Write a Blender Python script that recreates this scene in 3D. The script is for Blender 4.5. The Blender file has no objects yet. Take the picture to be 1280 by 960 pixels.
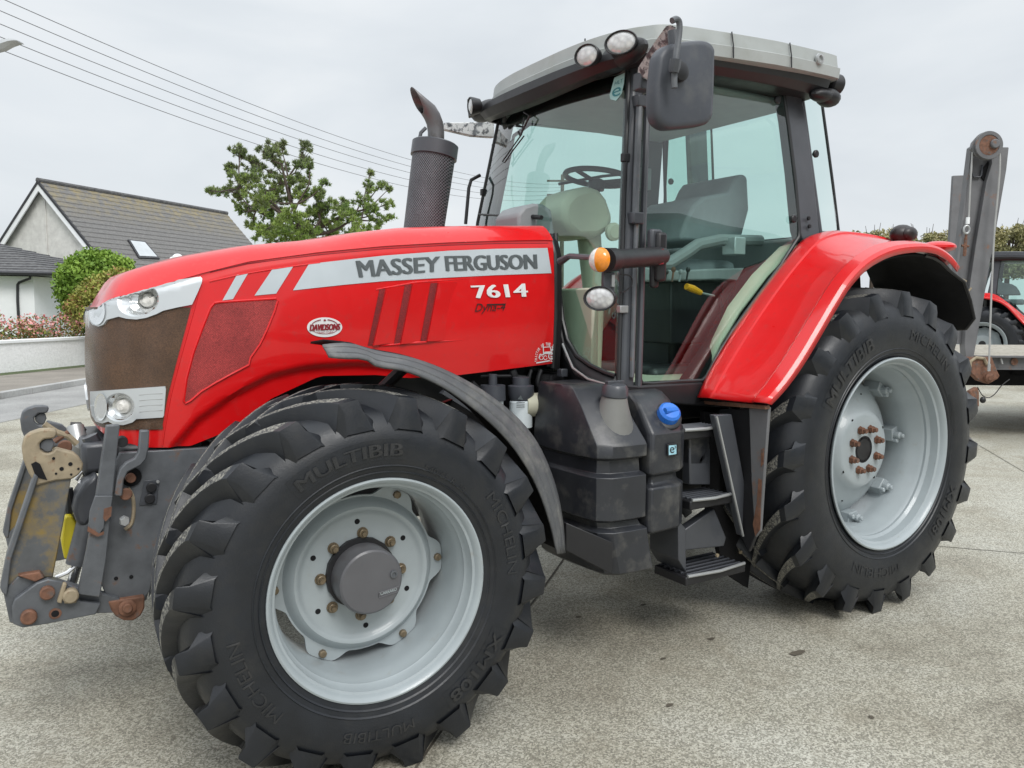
import bpy, bmesh, math, random
from math import sin, cos, pi, sqrt, atan2, radians as R
from mathutils import Vector as V, Matrix
from mathutils.bvhtree import BVHTree
from mathutils.geometry import tessellate_polygon
random.seed(7)
SC = bpy.context.scene
COL = SC.collection

# ------------------------------------------------------------------ camera
YAW, PIT, ROLL, FPX = 0.560, 0.094, 0.005, 988.8
CAM = V((-3.910, -3.624, 1.614))
_F = V((sin(YAW)*cos(PIT), cos(YAW)*cos(PIT), -sin(PIT)))
_R0 = V((cos(YAW), -sin(YAW), 0)); _U0 = _R0.cross(_F)
_Rt = _R0*cos(ROLL) + _U0*sin(ROLL); _Up = _U0*cos(ROLL) - _R0*sin(ROLL)
HF = V((sin(YAW), cos(YAW), 0)); HR = _R0.copy()

def ray(px, py): return _F + _Rt*((px-640)/FPX) - _Up*((py-480)/FPX)
def PY(px, py, y): d = ray(px, py); return CAM + d*((y-CAM.y)/d.y)
def PX(px, py, x): d = ray(px, py); return CAM + d*((x-CAM.x)/d.x)
def PZ(px, py, z): d = ray(px, py); return CAM + d*((z-CAM.z)/d.z)
def PD(px, py, D): return CAM + ray(px, py)*D          # point at a depth of D metres

cd = bpy.data.cameras.new('camera'); cam = bpy.data.objects.new('camera', cd); COL.objects.link(cam)
cam.matrix_world = Matrix(((_Rt.x, _Up.x, -_F.x, CAM.x), (_Rt.y, _Up.y, -_F.y, CAM.y), (_Rt.z, _Up.z, -_F.z, CAM.z), (0, 0, 0, 1)))
cd.sensor_width = 36; cd.lens = 36*FPX/1280; cd.clip_end = 2000; cd.clip_start = .05
SC.camera = cam

# ------------------------------------------------------------------ materials
def nodes(name):
    m = bpy.data.materials.new(name); m.use_nodes = True
    nt = m.node_tree; return m, nt, nt.nodes['Principled BSDF']
def L(nt, a, b): nt.links.new(a, b)
def noise(nt, scale, detail=4, rough=.55, vec=None, dist=0):
    n = nt.nodes.new('ShaderNodeTexNoise'); n.inputs['Scale'].default_value = scale
    n.inputs['Detail'].default_value = detail; n.inputs['Roughness'].default_value = rough; n.inputs['Distortion'].default_value = dist
    if vec is None:
        g = nt.nodes.new('ShaderNodeNewGeometry') ; vec = g.outputs['Position']
    L(nt, vec, n.inputs['Vector']); return n.outputs['Fac']
def ramp(nt, fac, stops):
    r = nt.nodes.new('ShaderNodeValToRGB'); e = r.color_ramp.elements
    while len(e) < len(stops): e.new(.5)
    for i, (p, c) in enumerate(stops):
        e[i].position = p; e[i].color = (c, c, c, 1) if isinstance(c, (int, float)) else (*c, 1)
    L(nt, fac, r.inputs['Fac']); return r.outputs['Color']
def mixc(nt, fac, a, b, mode='MIX'):
    m = nt.nodes.new('ShaderNodeMix'); m.data_type = 'RGBA'; m.blend_type = mode
    for s, v in ((m.inputs[0], fac), (m.inputs[6], a), (m.inputs[7], b)):
        if isinstance(v, (int, float)): s.default_value = v
        elif isinstance(v, tuple): s.default_value = (*v, 1)
        else: L(nt, v, s)
    return m.outputs[2]
def bump(nt, bs, h, strength=.3, dist=.01):
    b = nt.nodes.new('ShaderNodeBump'); b.inputs['Strength'].default_value = strength; b.inputs['Distance'].default_value = dist
    L(nt, h, b.inputs['Height']); L(nt, b.outputs['Normal'], bs.inputs['Normal'])
def mat(name, col, rough=.5, metal=0., coat=0., var=.12, vscale=6., bmp=0., bscale=120., dirt=None, dirt_lo=.55, dirt_hi=.7, dscale=9., spec=.5, rvar=.1):
    m, nt, b = nodes(name)
    dark = tuple(c*(1-var) for c in col); lite = tuple(min(1, c*(1+var)) for c in col)
    c = ramp(nt, noise(nt, vscale), [(.3, dark), (.7, lite)])
    if dirt:
        f = ramp(nt, noise(nt, dscale, 8, .65), [(dirt_lo, 0.), (dirt_hi, 1.)])
        c = mixc(nt, f, c, dirt)
    L(nt, c, b.inputs['Base Color'])
    rr = nt.nodes.new('ShaderNodeMapRange'); rr.inputs[3].default_value = max(0, rough-rvar); rr.inputs[4].default_value = min(1, rough+rvar)
    L(nt, noise(nt, vscale*3, 5, .6), rr.inputs[0]); L(nt, rr.outputs[0], b.inputs['Roughness'])
    b.inputs['Metallic'].default_value = metal; b.inputs['Coat Weight'].default_value = coat; b.inputs['Coat Roughness'].default_value = .06
    b.inputs['Specular IOR Level'].default_value = spec
    if bmp: bump(nt, b, noise(nt, bscale, 6, .6), bmp, .004)
    return m
M = {}
M['red'] = mat('red paint', (.66, .006, .008), .32, coat=.6, spec=.35, var=.04, dirt=(.50, .03, .03), dirt_lo=.55, dirt_hi=.85, dscale=25)
M['grey_decal'] = mat('silver grey decal', (.50, .55, .58), .35, var=.05, coat=.3)
M['white_decal'] = mat('white decal', (.75, .75, .75), .4, var=.03)
M['text_grey'] = mat('dark grey lettering', (.10, .115, .12), .4, var=.1)
M['text_black'] = mat('black lettering', (.02, .015, .015), .4)
M['text_red'] = mat('red lettering', (.28, .02, .03), .4)
M['charcoal'] = mat('charcoal painted steel', (.055, .059, .068), .42, coat=.15, var=.12, bmp=.06, bscale=300)
M['plastic'] = mat('dark grey plastic', (.055, .060, .072), .46, var=.12, bmp=.12, bscale=400, dirt=(.12, .12, .115), dirt_lo=.55, dirt_hi=.9, dscale=5)
M['tank'] = mat('moulded tank plastic', (.026, .028, .033), .34, var=.18, bmp=.12, bscale=260, dirt=(.15, .145, .13), dirt_lo=.52, dirt_hi=.9, dscale=7)
M['fadedtank'] = mat('faded filler neck plastic', (.16, .16, .15), .55, var=.15, bmp=.1)
M['black'] = mat('black plastic', (.014, .014, .016), .45, var=.2)
M['matt'] = mat('matt black underside', (.010, .010, .011), .8, var=.3, spec=.2)
M['lip'] = mat('faded grey mudguard plastic', (.085, .088, .092), .5, var=.12, bmp=.12, bscale=300, dirt=(.20, .195, .18), dirt_lo=.5, dirt_hi=.8, dscale=9)
M['seal'] = mat('black rubber seal', (.016, .017, .018), .38, var=.1)
M['roof'] = mat('pale grey roof plastic', (.36, .38, .37), .42, var=.07, dirt=(.28, .29, .26), dirt_lo=.5, dirt_hi=.8, dscale=4)
M['rim'] = mat('silver grey wheel paint', (.33, .37, .385), .38, coat=.25, var=.06, dirt=(.28, .27, .24), dirt_lo=.62, dirt_hi=.9, dscale=14)
M['hub'] = mat('dark grey hub', (.10, .10, .108), .4, coat=.1, var=.1)
M['bolt'] = mat('brown wheel bolt', (.18, .14, .09), .45, metal=.4, var=.3, vscale=60)
M['rust'] = mat('rusty steel', (.16, .075, .045), .7, var=.4, vscale=30, bmp=.3, bscale=150, dirt=(.09, .085, .08), dscale=20)
M['steel'] = mat('worn grey steel', (.105, .112, .122), .45, metal=.1, var=.2, vscale=14, bmp=.15, bscale=120, dirt=(.17, .085, .045), dirt_lo=.60, dirt_hi=.72, dscale=14)
M['ochre'] = mat('grey steel with ochre primer', (.10, .105, .11), .5, var=.2, vscale=14, bmp=.15, dirt=(.22, .155, .05), dirt_lo=.46, dirt_hi=.60, dscale=7)
M['tan'] = mat('tan weathered cast steel', (.30, .245, .165), .6, var=.2, vscale=20, bmp=.2, dirt=(.20, .10, .05), dirt_lo=.58, dirt_hi=.72, dscale=26)
M['chrome'] = mat('bright metal', (.75, .75, .75), .2, metal=1., var=.05)
M['alu'] = mat('bare metal', (.42, .43, .43), .4, metal=.5, var=.1)
M['reflector'] = mat('headlight reflector', (.80, .82, .83), .22, metal=.75, var=.03)
M['silver'] = mat('silver headlight surround', (.58, .61, .63), .34, metal=.35, coat=.4, var=.03)
M['lamp'] = None
M['amber'] = mat('amber lens', (.85, .27, .015), .2, coat=.7, var=.1, vscale=80)
M['clear'] = mat('clear lens', (.72, .70, .66), .12, coat=.8, var=.2, vscale=90, bmp=.35, bscale=90)
M['yellow'] = mat('yellow plastic', (.75, .62, .03), .4, var=.1)
M['orange'] = mat('orange plastic', (.85, .38, .01), .4, var=.1)
M['blue'] = mat('blue cap', (.02, .16, .62), .3, coat=.3, var=.1)
M['cream'] = mat('cream interior trim', (.50, .49, .38), .6, var=.05)
M['greytrim'] = mat('grey interior trim', (.26, .275, .285), .6, var=.08)
M['seat'] = mat('grey seat fabric', (.24, .26, .28), .9, var=.1, bmp=.2)
M['white'] = mat('white filter', (.62, .68, .70), .4, var=.04)
M['pipe'] = mat('weathered exhaust pipe', (.13, .125, .13), .42, metal=.3, var=.2, dirt=(.09, .08, .075))
M['hose'] = mat('black hose', (.02, .02, .022), .4, var=.2)
M['wraptape'] = mat('peeling mirror arm foil', (.12, .13, .14), .45, metal=0., var=.5, vscale=30, bmp=.6, bscale=60, dirt=(.60, .62, .62), dirt_lo=.44, dirt_hi=.52, dscale=22)

def rubber(name, col, dust, lo, hi, rough=.55):
    m = mat(name, col, rough, var=.25, vscale=9, bmp=.18, bscale=160, dirt=dust, dirt_lo=lo, dirt_hi=hi, dscale=13, rvar=.15); return m
M['rubber'] = rubber('tyre rubber', (.0115, .0135, .0175), (.026, .026, .026), .5, .9, .42)
M['worn'] = mat('worn tread rubber', (.045, .045, .046), .8, var=.5, vscale=60, bmp=.3, bscale=160, dirt=(.27, .26, .225), dirt_lo=.44, dirt_hi=.60, dscale=110)
M['sidetext'] = rubber('raised tyre lettering', (.018, .0195, .022), (.036, .035, .034), .4, .8, .5)

def mesh_mat(name, base, hole, scale, diag=True, rough=.5):
    m, nt, b = nodes(name)
    g = nt.nodes.new('ShaderNodeNewGeometry'); sx = nt.nodes.new('ShaderNodeSeparateXYZ'); L(nt, g.outputs['Position'], sx.inputs[0])
    def mth(op, a, c=None):
        n = nt.nodes.new('ShaderNodeMath'); n.operation = op
        for i, v in enumerate((a, c)):
            if v is None: continue
            if isinstance(v, (int, float)): n.inputs[i].default_value = v
            else: L(nt, v, n.inputs[i])
        return n.outputs[0]
    h = mth('SUBTRACT', sx.outputs[0], sx.outputs[1]); v = sx.outputs[2]
    if diag: h, v = mth('ADD', h, v), mth('SUBTRACT', h, v)
    f = mth('MULTIPLY', mth('SINE', mth('MULTIPLY', h, scale)), mth('SINE', mth('MULTIPLY', v, scale)))
    f = ramp(nt, mth('ABSOLUTE', f), [(.25, 0.), (.5, 1.)])
    n = noise(nt, 7, 6, .6)
    bc = ramp(nt, n, [(.35, tuple(c*.7 for c in base)), (.7, tuple(c*1.3 for c in base))])
    bc = mixc(nt, 1., bc, ramp(nt, noise(nt, 190, 3, .7), [(.35, .6), (.65, 1.45)]), 'MULTIPLY')
    L(nt, mixc(nt, f, bc, hole), b.inputs['Base Color']); b.inputs['Roughness'].default_value = rough
    bump(nt, b, f, .5, -.002); return m
M['grille'] = mesh_mat('brown perforated grille', (.14, .072, .036), (.035, .019, .011), 560, rough=.25)
M['redmesh'] = mesh_mat('red perforated mesh', (.46, .055, .05), (.17, .010, .012), 480, rough=.6)
M['slotmesh'] = mesh_mat('dark red slot mesh', (.32, .016, .018), (.10, .006, .006), 600, rough=.6)
M['guard'] = mesh_mat('expanded metal guard', (.13, .135, .15), (.006, .006, .008), 190, rough=.45)

def glass_mat(name, tint, refl=1.0, base=.085):
    m = bpy.data.materials.new(name); m.use_nodes = True; nt = m.node_tree; nt.nodes.clear()
    o = nt.nodes.new('ShaderNodeOutputMaterial'); t = nt.nodes.new('ShaderNodeBsdfTransparent'); t.inputs['Color'].default_value = (*tint, 1)
    g = nt.nodes.new('ShaderNodeBsdfGlossy'); g.inputs['Roughness'].default_value = .015; g.inputs['Color'].default_value = (refl, refl, refl, 1)
    lw = nt.nodes.new('ShaderNodeLayerWeight'); lw.inputs['Blend'].default_value = .5
    pw = nt.nodes.new('ShaderNodeMath'); pw.operation = 'POWER'; L(nt, lw.outputs['Facing'], pw.inputs[0]); pw.inputs[1].default_value = 4.
    f = nt.nodes.new('ShaderNodeMapRange'); L(nt, pw.outputs[0], f.inputs[0]); f.inputs[3].default_value = base; f.inputs[4].default_value = 1.
    mx = nt.nodes.new('ShaderNodeMixShader'); L(nt, f.outputs[0], mx.inputs[0]); L(nt, t.outputs[0], mx.inputs[1]); L(nt, g.outputs[0], mx.inputs[2]); L(nt, mx.outputs[0], o.inputs['Surface'])
    return m
M['glass'] = glass_mat('tinted cab glass', (.77, .93, .885))
M['lensglass'] = glass_mat('headlight cover glass', (.94, .95, .95))

def lamp_mat():
    m, nt, b = nodes('work lamp lens')
    n = nt.nodes.new('ShaderNodeTexVoronoi'); n.inputs['Scale'].default_value = 42
    g = nt.nodes.new('ShaderNodeNewGeometry'); L(nt, g.outputs['Position'], n.inputs['Vector'])
    L(nt, ramp(nt, n.outputs['Distance'], [(.1, (.78, .78, .77)), (.7, (.55, .55, .55))]), b.inputs['Base Color'])
    b.inputs['Roughness'].default_value = .12; b.inputs['Metallic'].default_value = .15; b.inputs['Coat Weight'].default_value = .8
    bump(nt, b, n.outputs['Distance'], .25, .01); return m
M['lamp'] = lamp_mat()

def ground_mat():
    m, nt, b = nodes('exposed aggregate concrete')
    g = nt.nodes.new('ShaderNodeNewGeometry'); p = g.outputs['Position']
    v = nt.nodes.new('ShaderNodeTexVoronoi'); v.inputs['Scale'].default_value = 150; L(nt, p, v.inputs['Vector'])
    s = nt.nodes.new('ShaderNodeSeparateColor'); L(nt, v.outputs['Color'], s.inputs[0])
    stone = ramp(nt, s.outputs[0], [(0., (.07, .065, .05)), (.16, (.20, .19, .155)), (.5, (.46, .45, .38)), (.85, (.95, .93, .84))])
    fine = ramp(nt, noise(nt, 330, 3, .7, p), [(.36, (.07, .065, .05)), (.52, (.50, .485, .42)), (.66, (.92, .90, .80))])
    c = mixc(nt, .48, stone, fine)
    patch = ramp(nt, noise(nt, .9, 6, .6, p, .5), [(.30, (.46, .435, .39)), (.45, (.66, .64, .59)), (.6, (.77, .765, .74)), (.8, (.87, .87, .85))])
    c = mixc(nt, 1., c, patch, 'MULTIPLY')
    st = ramp(nt, noise(nt, 2.3, 8, .72, p, .6), [(.53, 0.), (.70, 1.)])
    c = mixc(nt, mixc(nt, .42, (0, 0, 0), st), c, (.20, .17, .12))
    sp = ramp(nt, noise(nt, 14, 3, .5, p), [(.70, 0.), (.76, 1.)])
    c = mixc(nt, mixc(nt, .6, (0, 0, 0), sp), c, (.10, .085, .06))
    L(nt, c, b.inputs['Base Color']); b.inputs['Roughness'].default_value = .72
    bump(nt, b, c, .35, .008); return m
M['ground'] = ground_mat()
def rough_ground(name, lo, hi, scale=60):
    m, nt, b = nodes(name)
    c = ramp(nt, noise(nt, scale, 5, .7), [(.3, lo), (.7, hi)])
    c = mixc(nt, 1., c, ramp(nt, noise(nt, 1.3, 5, .6), [(.3, .75), (.7, 1.1)]), 'MULTIPLY')
    L(nt, c, b.inputs['Base Color']); b.inputs['Roughness'].default_value = .85; bump(nt, b, c, .5, .01); return m
M['asphalt'] = rough_ground('grey road asphalt', (.20, .20, .195), (.42, .415, .40), 60)
M['pavement'] = rough_ground('tan pavement', (.20, .18, .15), (.30, .27, .235), 30)
M['kerb'] = rough_ground('concrete kerb', (.34, .34, .33), (.46, .46, .45), 20)
M['grass'] = rough_ground('grass', (.05, .075, .02), (.10, .13, .05), 40)
M['joint'] = rough_ground('dark joint', (.05, .045, .035), (.10, .085, .065), 30)
M['oil'] = rough_ground('mud splash', (.07, .06, .045), (.13, .11, .08), 80)

def wall_mat(name, lo, hi, scale, bs, dist=.02):
    m, nt, b = nodes(name)
    n = noise(nt, scale, 6, .65); L(nt, ramp(nt, n, [(.3, lo), (.7, hi)]), b.inputs['Base Color']); b.inputs['Roughness'].default_value = .9
    bump(nt, b, noise(nt, scale*1.0, 3, .5, dist=1.5), bs, dist); return m
M['whitewall'] = wall_mat('white roughcast', (.76, .76, .76), (.93, .93, .93), 16, .3, .03)
M['render'] = wall_mat('grey pebble dash', (.55, .54, .51), (.74, .73, .69), 3., .25)
M['whitepaint'] = wall_mat('white painted wall', (.80, .82, .83), (.88, .89, .90), 2., .1)
def tile_mat():
    m, nt, b = nodes('concrete roof tiles')
    c = ramp(nt, noise(nt, 9, 7, .75), [(.25, (.11, .11, .11)), (.55, (.17, .165, .16)), (.8, (.28, .275, .26))])
    g = nt.nodes.new('ShaderNodeNewGeometry'); s = nt.nodes.new('ShaderNodeSeparateXYZ'); L(nt, g.outputs['Position'], s.inputs[0])
    mr = nt.nodes.new('ShaderNodeMapRange'); mr.inputs[1].default_value = 5.3; mr.inputs[2].default_value = 7.0; L(nt, s.outputs[2], mr.inputs[0])
    f = nt.nodes.new('ShaderNodeMath'); f.operation = 'MULTIPLY'; L(nt, mr.outputs[0], f.inputs[0]); L(nt, ramp(nt, noise(nt, 2.6, 6, .7), [(.42, 0.), (.66, .9)]), f.inputs[1])
    c = mixc(nt, f.outputs[0], c, (.30, .24, .11)); L(nt, c, b.inputs['Base Color']); b.inputs['Roughness'].default_value = .85
    bump(nt, b, noise(nt, 12, 4, .6), .4, .02); return m
M['tile'] = tile_mat()
M['slate'] = wall_mat('dark slates', (.055, .055, .06), (.17, .17, .17), 7, .4)
M['dark_trim'] = mat('dark fascia', (.03, .03, .034), .5)
M['window'] = mat('roof window glass', (.50, .53, .55), .15, coat=.6, var=.1, vscale=2)
M['wood'] = wall_mat('weathered deck planks', (.22, .20, .16), (.46, .43, .37), 14, .5)
M['rampsteel'] = mat('grey painted ramp steel', (.13, .13, .135), .5, var=.14, vscale=5, dirt=(.19, .10, .06), dirt_lo=.60, dirt_hi=.70, dscale=7, bmp=.1)
M['wire'] = mat('wire', (.18, .18, .19), .6)
M['cable'] = mat('steel cable', (.36, .36, .35), .45)
M['bark'] = mat('bark', (.075, .055, .045), .9, var=.3, vscale=12)
M['pole'] = mat('wooden pole', (.14, .11, .09), .9, var=.2)
def leaf(name, lo, hi, scale=1.5):
    m, nt, b = nodes(name)
    oi = noise(nt, scale, 4, .6); c = ramp(nt, oi, [(.35, lo), (.65, hi)])
    L(nt, c, b.inputs['Base Color']); b.inputs['Roughness'].default_value = .6; b.inputs['Specular IOR Level'].default_value = .3
    b.inputs['Transmission Weight'].default_value = 0.
    return m
M['pine'] = leaf('pine needles', (.14, .24, .045), (.32, .42, .10), 2.2)
M['pine2'] = leaf('dull pine needles', (.12, .15, .08), (.25, .28, .15), 2.2)
M['bushleaf'] = leaf('bright bush leaves', (.12, .22, .03), (.25, .38, .06), 1.6)
M['olive'] = leaf('yellow green leaves', (.19, .23, .05), (.40, .38, .09), 2.)
M['hedge'] = leaf('hedge leaves', (.07, .13, .035), (.24, .20, .07), 1.8)
M['hedgered'] = leaf('red brown leaves', (.25, .10, .05), (.36, .18, .09), 1.8)
M['blossom'] = leaf('pink blossom', (.66, .22, .24), (.82, .42, .38), 2.)
M['farleaf'] = leaf('autumn tree leaves', (.22, .22, .10), (.42, .37, .19), .3)
M['shed'] = wall_mat('green profiled sheeting', (.035, .07, .055), (.06, .10, .075), 1.5, .1)
M['shedroof'] = wall_mat('red brown roof edge', (.10, .05, .045), (.14, .07, .06), 1.5, .1)
M['signteal'] = mat('teal sign', (.05, .25, .28), .5)

# ------------------------------------------------------------------ mesh builder
WL = {}                                   # origin of each object (nothing is rotated)
class MB:
    def __init__(s): s.v = []; s.f = []; s.m = []
    def add(s, vs, fs, mi=0):
        o = len(s.v); s.v += [V(p) for p in vs]; s.f += [tuple(i+o for i in f) for f in fs]; s.m += [mi]*len(fs); return s
    def box(s, a, b, mi=0):
        x0, y0, z0 = a; x1, y1, z1 = b
        return s.add([(x0,y0,z0),(x1,y0,z0),(x1,y1,z0),(x0,y1,z0),(x0,y0,z1),(x1,y0,z1),(x1,y1,z1),(x0,y1,z1)],
                     [(0,3,2,1),(4,5,6,7),(0,1,5,4),(1,2,6,5),(2,3,7,6),(3,0,4,7)], mi)
    def prism(s, pts, off, mi=0):
        off = V(off); n = len(pts); P = [V(p) for p in pts]
        nrm = V((0,0,0))
        for i in range(n): nrm += P[i].cross(P[(i+1)%n])
        fl = nrm.dot(off) > 0
        top = tuple(range(n)); bot = tuple(range(n, 2*n))
        F = [top[::-1] if fl else top, bot if fl else bot[::-1]]
        for i in range(n):
            j = (i+1) % n; q = (i, j, n+j, n+i); F.append(q if fl else q[::-1])
        return s.add(P+[p+off for p in P], F, mi)
    def tube(s, path, r, n=8, mi=0, cap=True):
        P = [V(p) for p in path]; rs = r if isinstance(r, (list, tuple)) else [r]*len(P)
        up = None; vs = []
        for i, p in enumerate(P):
            d = (P[min(i+1, len(P)-1)]-P[max(i-1, 0)]).normalized()
            if up is None: up = d.orthogonal().normalized()
            up = (up-d*up.dot(d)).normalized(); w = d.cross(up)
            for k in range(n): a = 2*pi*k/n; vs.append(p+(up*cos(a)+w*sin(a))*rs[i])
        F = [(i*n+k, i*n+(k+1)%n, (i+1)*n+(k+1)%n, (i+1)*n+k) for i in range(len(P)-1) for k in range(n)]
        if cap: F += [tuple(range(n))[::-1], tuple(range((len(P)-1)*n, len(P)*n))]
        return s.add(vs, F, mi)
    def lathe(s, prof, o, ax, n=32, mi=0, cap=True, ph=0):
        """prof: (distance along axis, radius)"""
        o = V(o); ax = V(ax).normalized(); u = ax.orthogonal().normalized()
        if abs(ax.z) < .9: u = (V((0,0,1))-ax*ax.z).normalized()
        w = ax.cross(u); vs = []
        for d, r in prof:
            for k in range(n): a = 2*pi*k/n+ph; vs.append(o+ax*d+(u*cos(a)+w*sin(a))*r)
        m = len(prof); F = [(i*n+k, i*n+(k+1)%n, (i+1)*n+(k+1)%n, (i+1)*n+k) for i in range(m-1) for k in range(n)]
        if cap:
            if prof[0][1] > 1e-4: F.append(tuple(range(n))[::-1])
            if prof[-1][1] > 1e-4: F.append(tuple(range((m-1)*n, m*n)))
        return s.add(vs, F, mi)
    def grid(s, rows, mi=0, closed=False, flip=False):
        n = len(rows[0]); vs = [p for r in rows for p in r]; F = []
        for i in range(len(rows)-1):
            for k in range(n if closed else n-1):
                q = (i*n+k, i*n+(k+1)%n, (i+1)*n+(k+1)%n, (i+1)*n+k); F.append(q[::-1] if flip else q)
        return s.add(vs, F, mi)
    def loft(s, rings, mi=0):
        s.grid(rings, mi, closed=True); o = len(s.v)-len(rings)*len(rings[0]); n = len(rings[0])
        s.f.append(tuple(o+i for i in range(n))[::-1]); s.f.append(tuple(len(s.v)-n+i for i in range(n))); s.m += [mi, mi]; return s
    def ell(s, c, r, n=14, m=9, mi=0):
        c = V(c); rows = []
        for i in range(m+1):
            t = -pi/2+pi*i/m; rows.append([c+V((r[0]*cos(t)*cos(2*pi*k/n), r[1]*cos(t)*sin(2*pi*k/n), r[2]*sin(t))) for k in range(n)])
        return s.grid(rows, mi, closed=True)
    def mirror(s):
        n = MB(); n.v = [V((p.x, -p.y, p.z)) for p in s.v]; n.f = [f[::-1] for f in s.f]; n.m = list(s.m); return n
    def join(s, o): return s._join(o)
    def _join(s, o):
        k = len(s.v); s.v += o.v; s.f += [tuple(i+k for i in f) for f in o.f]; s.m += o.m; return s
    def build(s, name, mats, parent=None, bevel=0, ang=32, solid=0, smooth=True, fix=False):
        if not isinstance(mats, (list, tuple)): mats = [mats]
        me = bpy.data.meshes.new(name); c = V((0,0,0))
        if parent is None and s.v:
            c = V((sum(p.x for p in s.v)/len(s.v), sum(p.y for p in s.v)/len(s.v), min(p.z for p in s.v)))
        me.from_pydata([tuple(p-c) for p in s.v], [], s.f)
        for m_ in mats: me.materials.append(M[m_] if isinstance(m_, str) else m_)
        me.polygons.foreach_set('material_index', s.m)
        if fix:
            b = bmesh.new(); b.from_mesh(me); bmesh.ops.remove_doubles(b, verts=b.verts, dist=1e-5); bmesh.ops.recalc_face_normals(b, faces=b.faces); b.to_mesh(me); b.free()
        me.validate(); 
        if smooth:
            me.polygons.foreach_set('use_smooth', [True]*len(me.polygons)); me.set_sharp_from_angle(angle=R(ang))
        me.update()
        o = bpy.data.objects.new(name, me); COL.objects.link(o); o.location = c; WL[o.name] = c
        if parent is not None:
            o.parent = parent; o.matrix_parent_inverse = Matrix.Translation(-WL[parent.name])
        if solid:
            md = o.modifiers.new('solid', 'SOLIDIFY'); md.thickness = solid; md.offset = 0
        if bevel:
            md = o.modifiers.new('bevel', 'BEVEL'); md.width = bevel; md.segments = 2; md.limit_method = 'ANGLE'; md.angle_limit = R(35)
        return o
def empty(name, loc):
    o = bpy.data.objects.new(name, None); COL.objects.link(o); o.location = V(loc); WL[o.name] = V(loc); o.empty_display_size = .2; return o
def tag(o, label=None, cat=None, group=None, kind=None):
    if label: o['label'] = label
    if cat: o['category'] = cat
    if group: o['group'] = group
    if kind: o['kind'] = kind
    return o
def copy_tree(o, parent=None):
    c = o.copy(); COL.objects.link(c); WL[c.name] = V(WL.get(o.name, (0,0,0)))
    if parent: c.parent = parent
    for ch in list(o.children): copy_tree(ch, c)
    return c
def both(mb, name, mats, parent, **k):
    a = mb.build(name, mats, parent, **k); b = mb.mirror().build(name, mats, parent, **k); return a, b

# text as flat outlines
def text2d(s, bold=0., shear=0., wide=1.):
    cu = bpy.data.curves.new('t', 'FONT'); cu.body = s; cu.size = 1; cu.offset = bold; cu.shear = shear; cu.resolution_u = 3; cu.fill_mode = 'FRONT'
    ob = bpy.data.objects.new('t', cu); COL.objects.link(ob); dg = bpy.context.evaluated_depsgraph_get(); dg.update()
    me = bpy.data.meshes.new_from_object(ob.evaluated_get(dg)); vs = [(v.co.x, v.co.y) for v in me.vertices]; fs = [tuple(p.vertices) for p in me.polygons]
    bpy.data.objects.remove(ob); bpy.data.curves.remove(cu); bpy.data.meshes.remove(me)
    x0 = min(v[0] for v in vs); x1 = max(v[0] for v in vs); y0 = min(v[1] for v in vs); y1 = max(v[1] for v in vs)
    return [((x-x0)/(x1-x0), (y-y0)/(y1-y0)) for x, y in vs], fs
def bil(q, u, v):          # q = top-left, top-right, bottom-right, bottom-left
    a = [q[0][i]*(1-u)+q[1][i]*u for i in (0, 1)]; b = [q[3][i]*(1-u)+q[2][i]*u for i in (0, 1)]
    return b[0]*(1-v)+a[0]*v, b[1]*(1-v)+a[1]*v
def tri_px(outer, holes=(), step=8):
    """triangulated px polygon with holes, cut into cells of about `step` px"""
    loops = [[V((x, y, 0)) for x, y in l] for l in [outer]+list(holes)]; fl = [p for l in loops for p in l]
    tr = tessellate_polygon(loops); b = bmesh.new(); vv = [b.verts.new(p) for p in fl]
    for t in tr:
        try: b.faces.new([vv[i] for i in t])
        except ValueError: pass
    x0 = min(p.x for p in fl); x1 = max(p.x for p in fl); y0 = min(p.y for p in fl); y1 = max(p.y for p in fl)
    for ax, lo, hi in ((0, x0, x1), (1, y0, y1)):
        k = lo+step
        while k < hi:
            co = [0, 0, 0]; no = [0, 0, 0]; co[ax] = k; no[ax] = 1
            bmesh.ops.bisect_plane(b, geom=list(b.verts)+list(b.edges)+list(b.faces), plane_co=co, plane_no=no); k += step
    bmesh.ops.recalc_face_normals(b, faces=b.faces)
    b.verts.index_update(); vs = [(v.co.x, v.co.y) for v in b.verts]; fs = [tuple(v.index for v in f.verts) for f in b.faces]
    ed = [(e.verts[0].index, e.verts[1].index) for e in b.edges if len(e.link_faces) == 1]; b.free()
    return vs, fs, ed
def ellpx(cx, cy, rx, ry, n=28, rot=0):
    return [(cx+rx*cos(2*pi*k/n)*cos(rot)-ry*sin(2*pi*k/n)*sin(rot), cy+rx*cos(2*pi*k/n)*sin(rot)+ry*sin(2*pi*k/n)*cos(rot)) for k in range(n)]
def lerp(a, b, t): return a+(b-a)*t
def interp(tab, x):
    if x <= tab[0][0]: return tab[0][1]
    for (a, b), (c, d) in zip(tab, tab[1:]):
        if x <= c: return lerp(b, d, (x-a)/(c-a))
    return tab[-1][1]
def smooth01(t): t = max(0, min(1, t)); return t*t*(3-2*t)
# ------------------------------------------------------------------ the tractor
T = tag(empty('tractor', (0, 0, 0)), 'large red tractor with silver grey wheels and glazed cab parked on the concrete yard', 'tractor')
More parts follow.
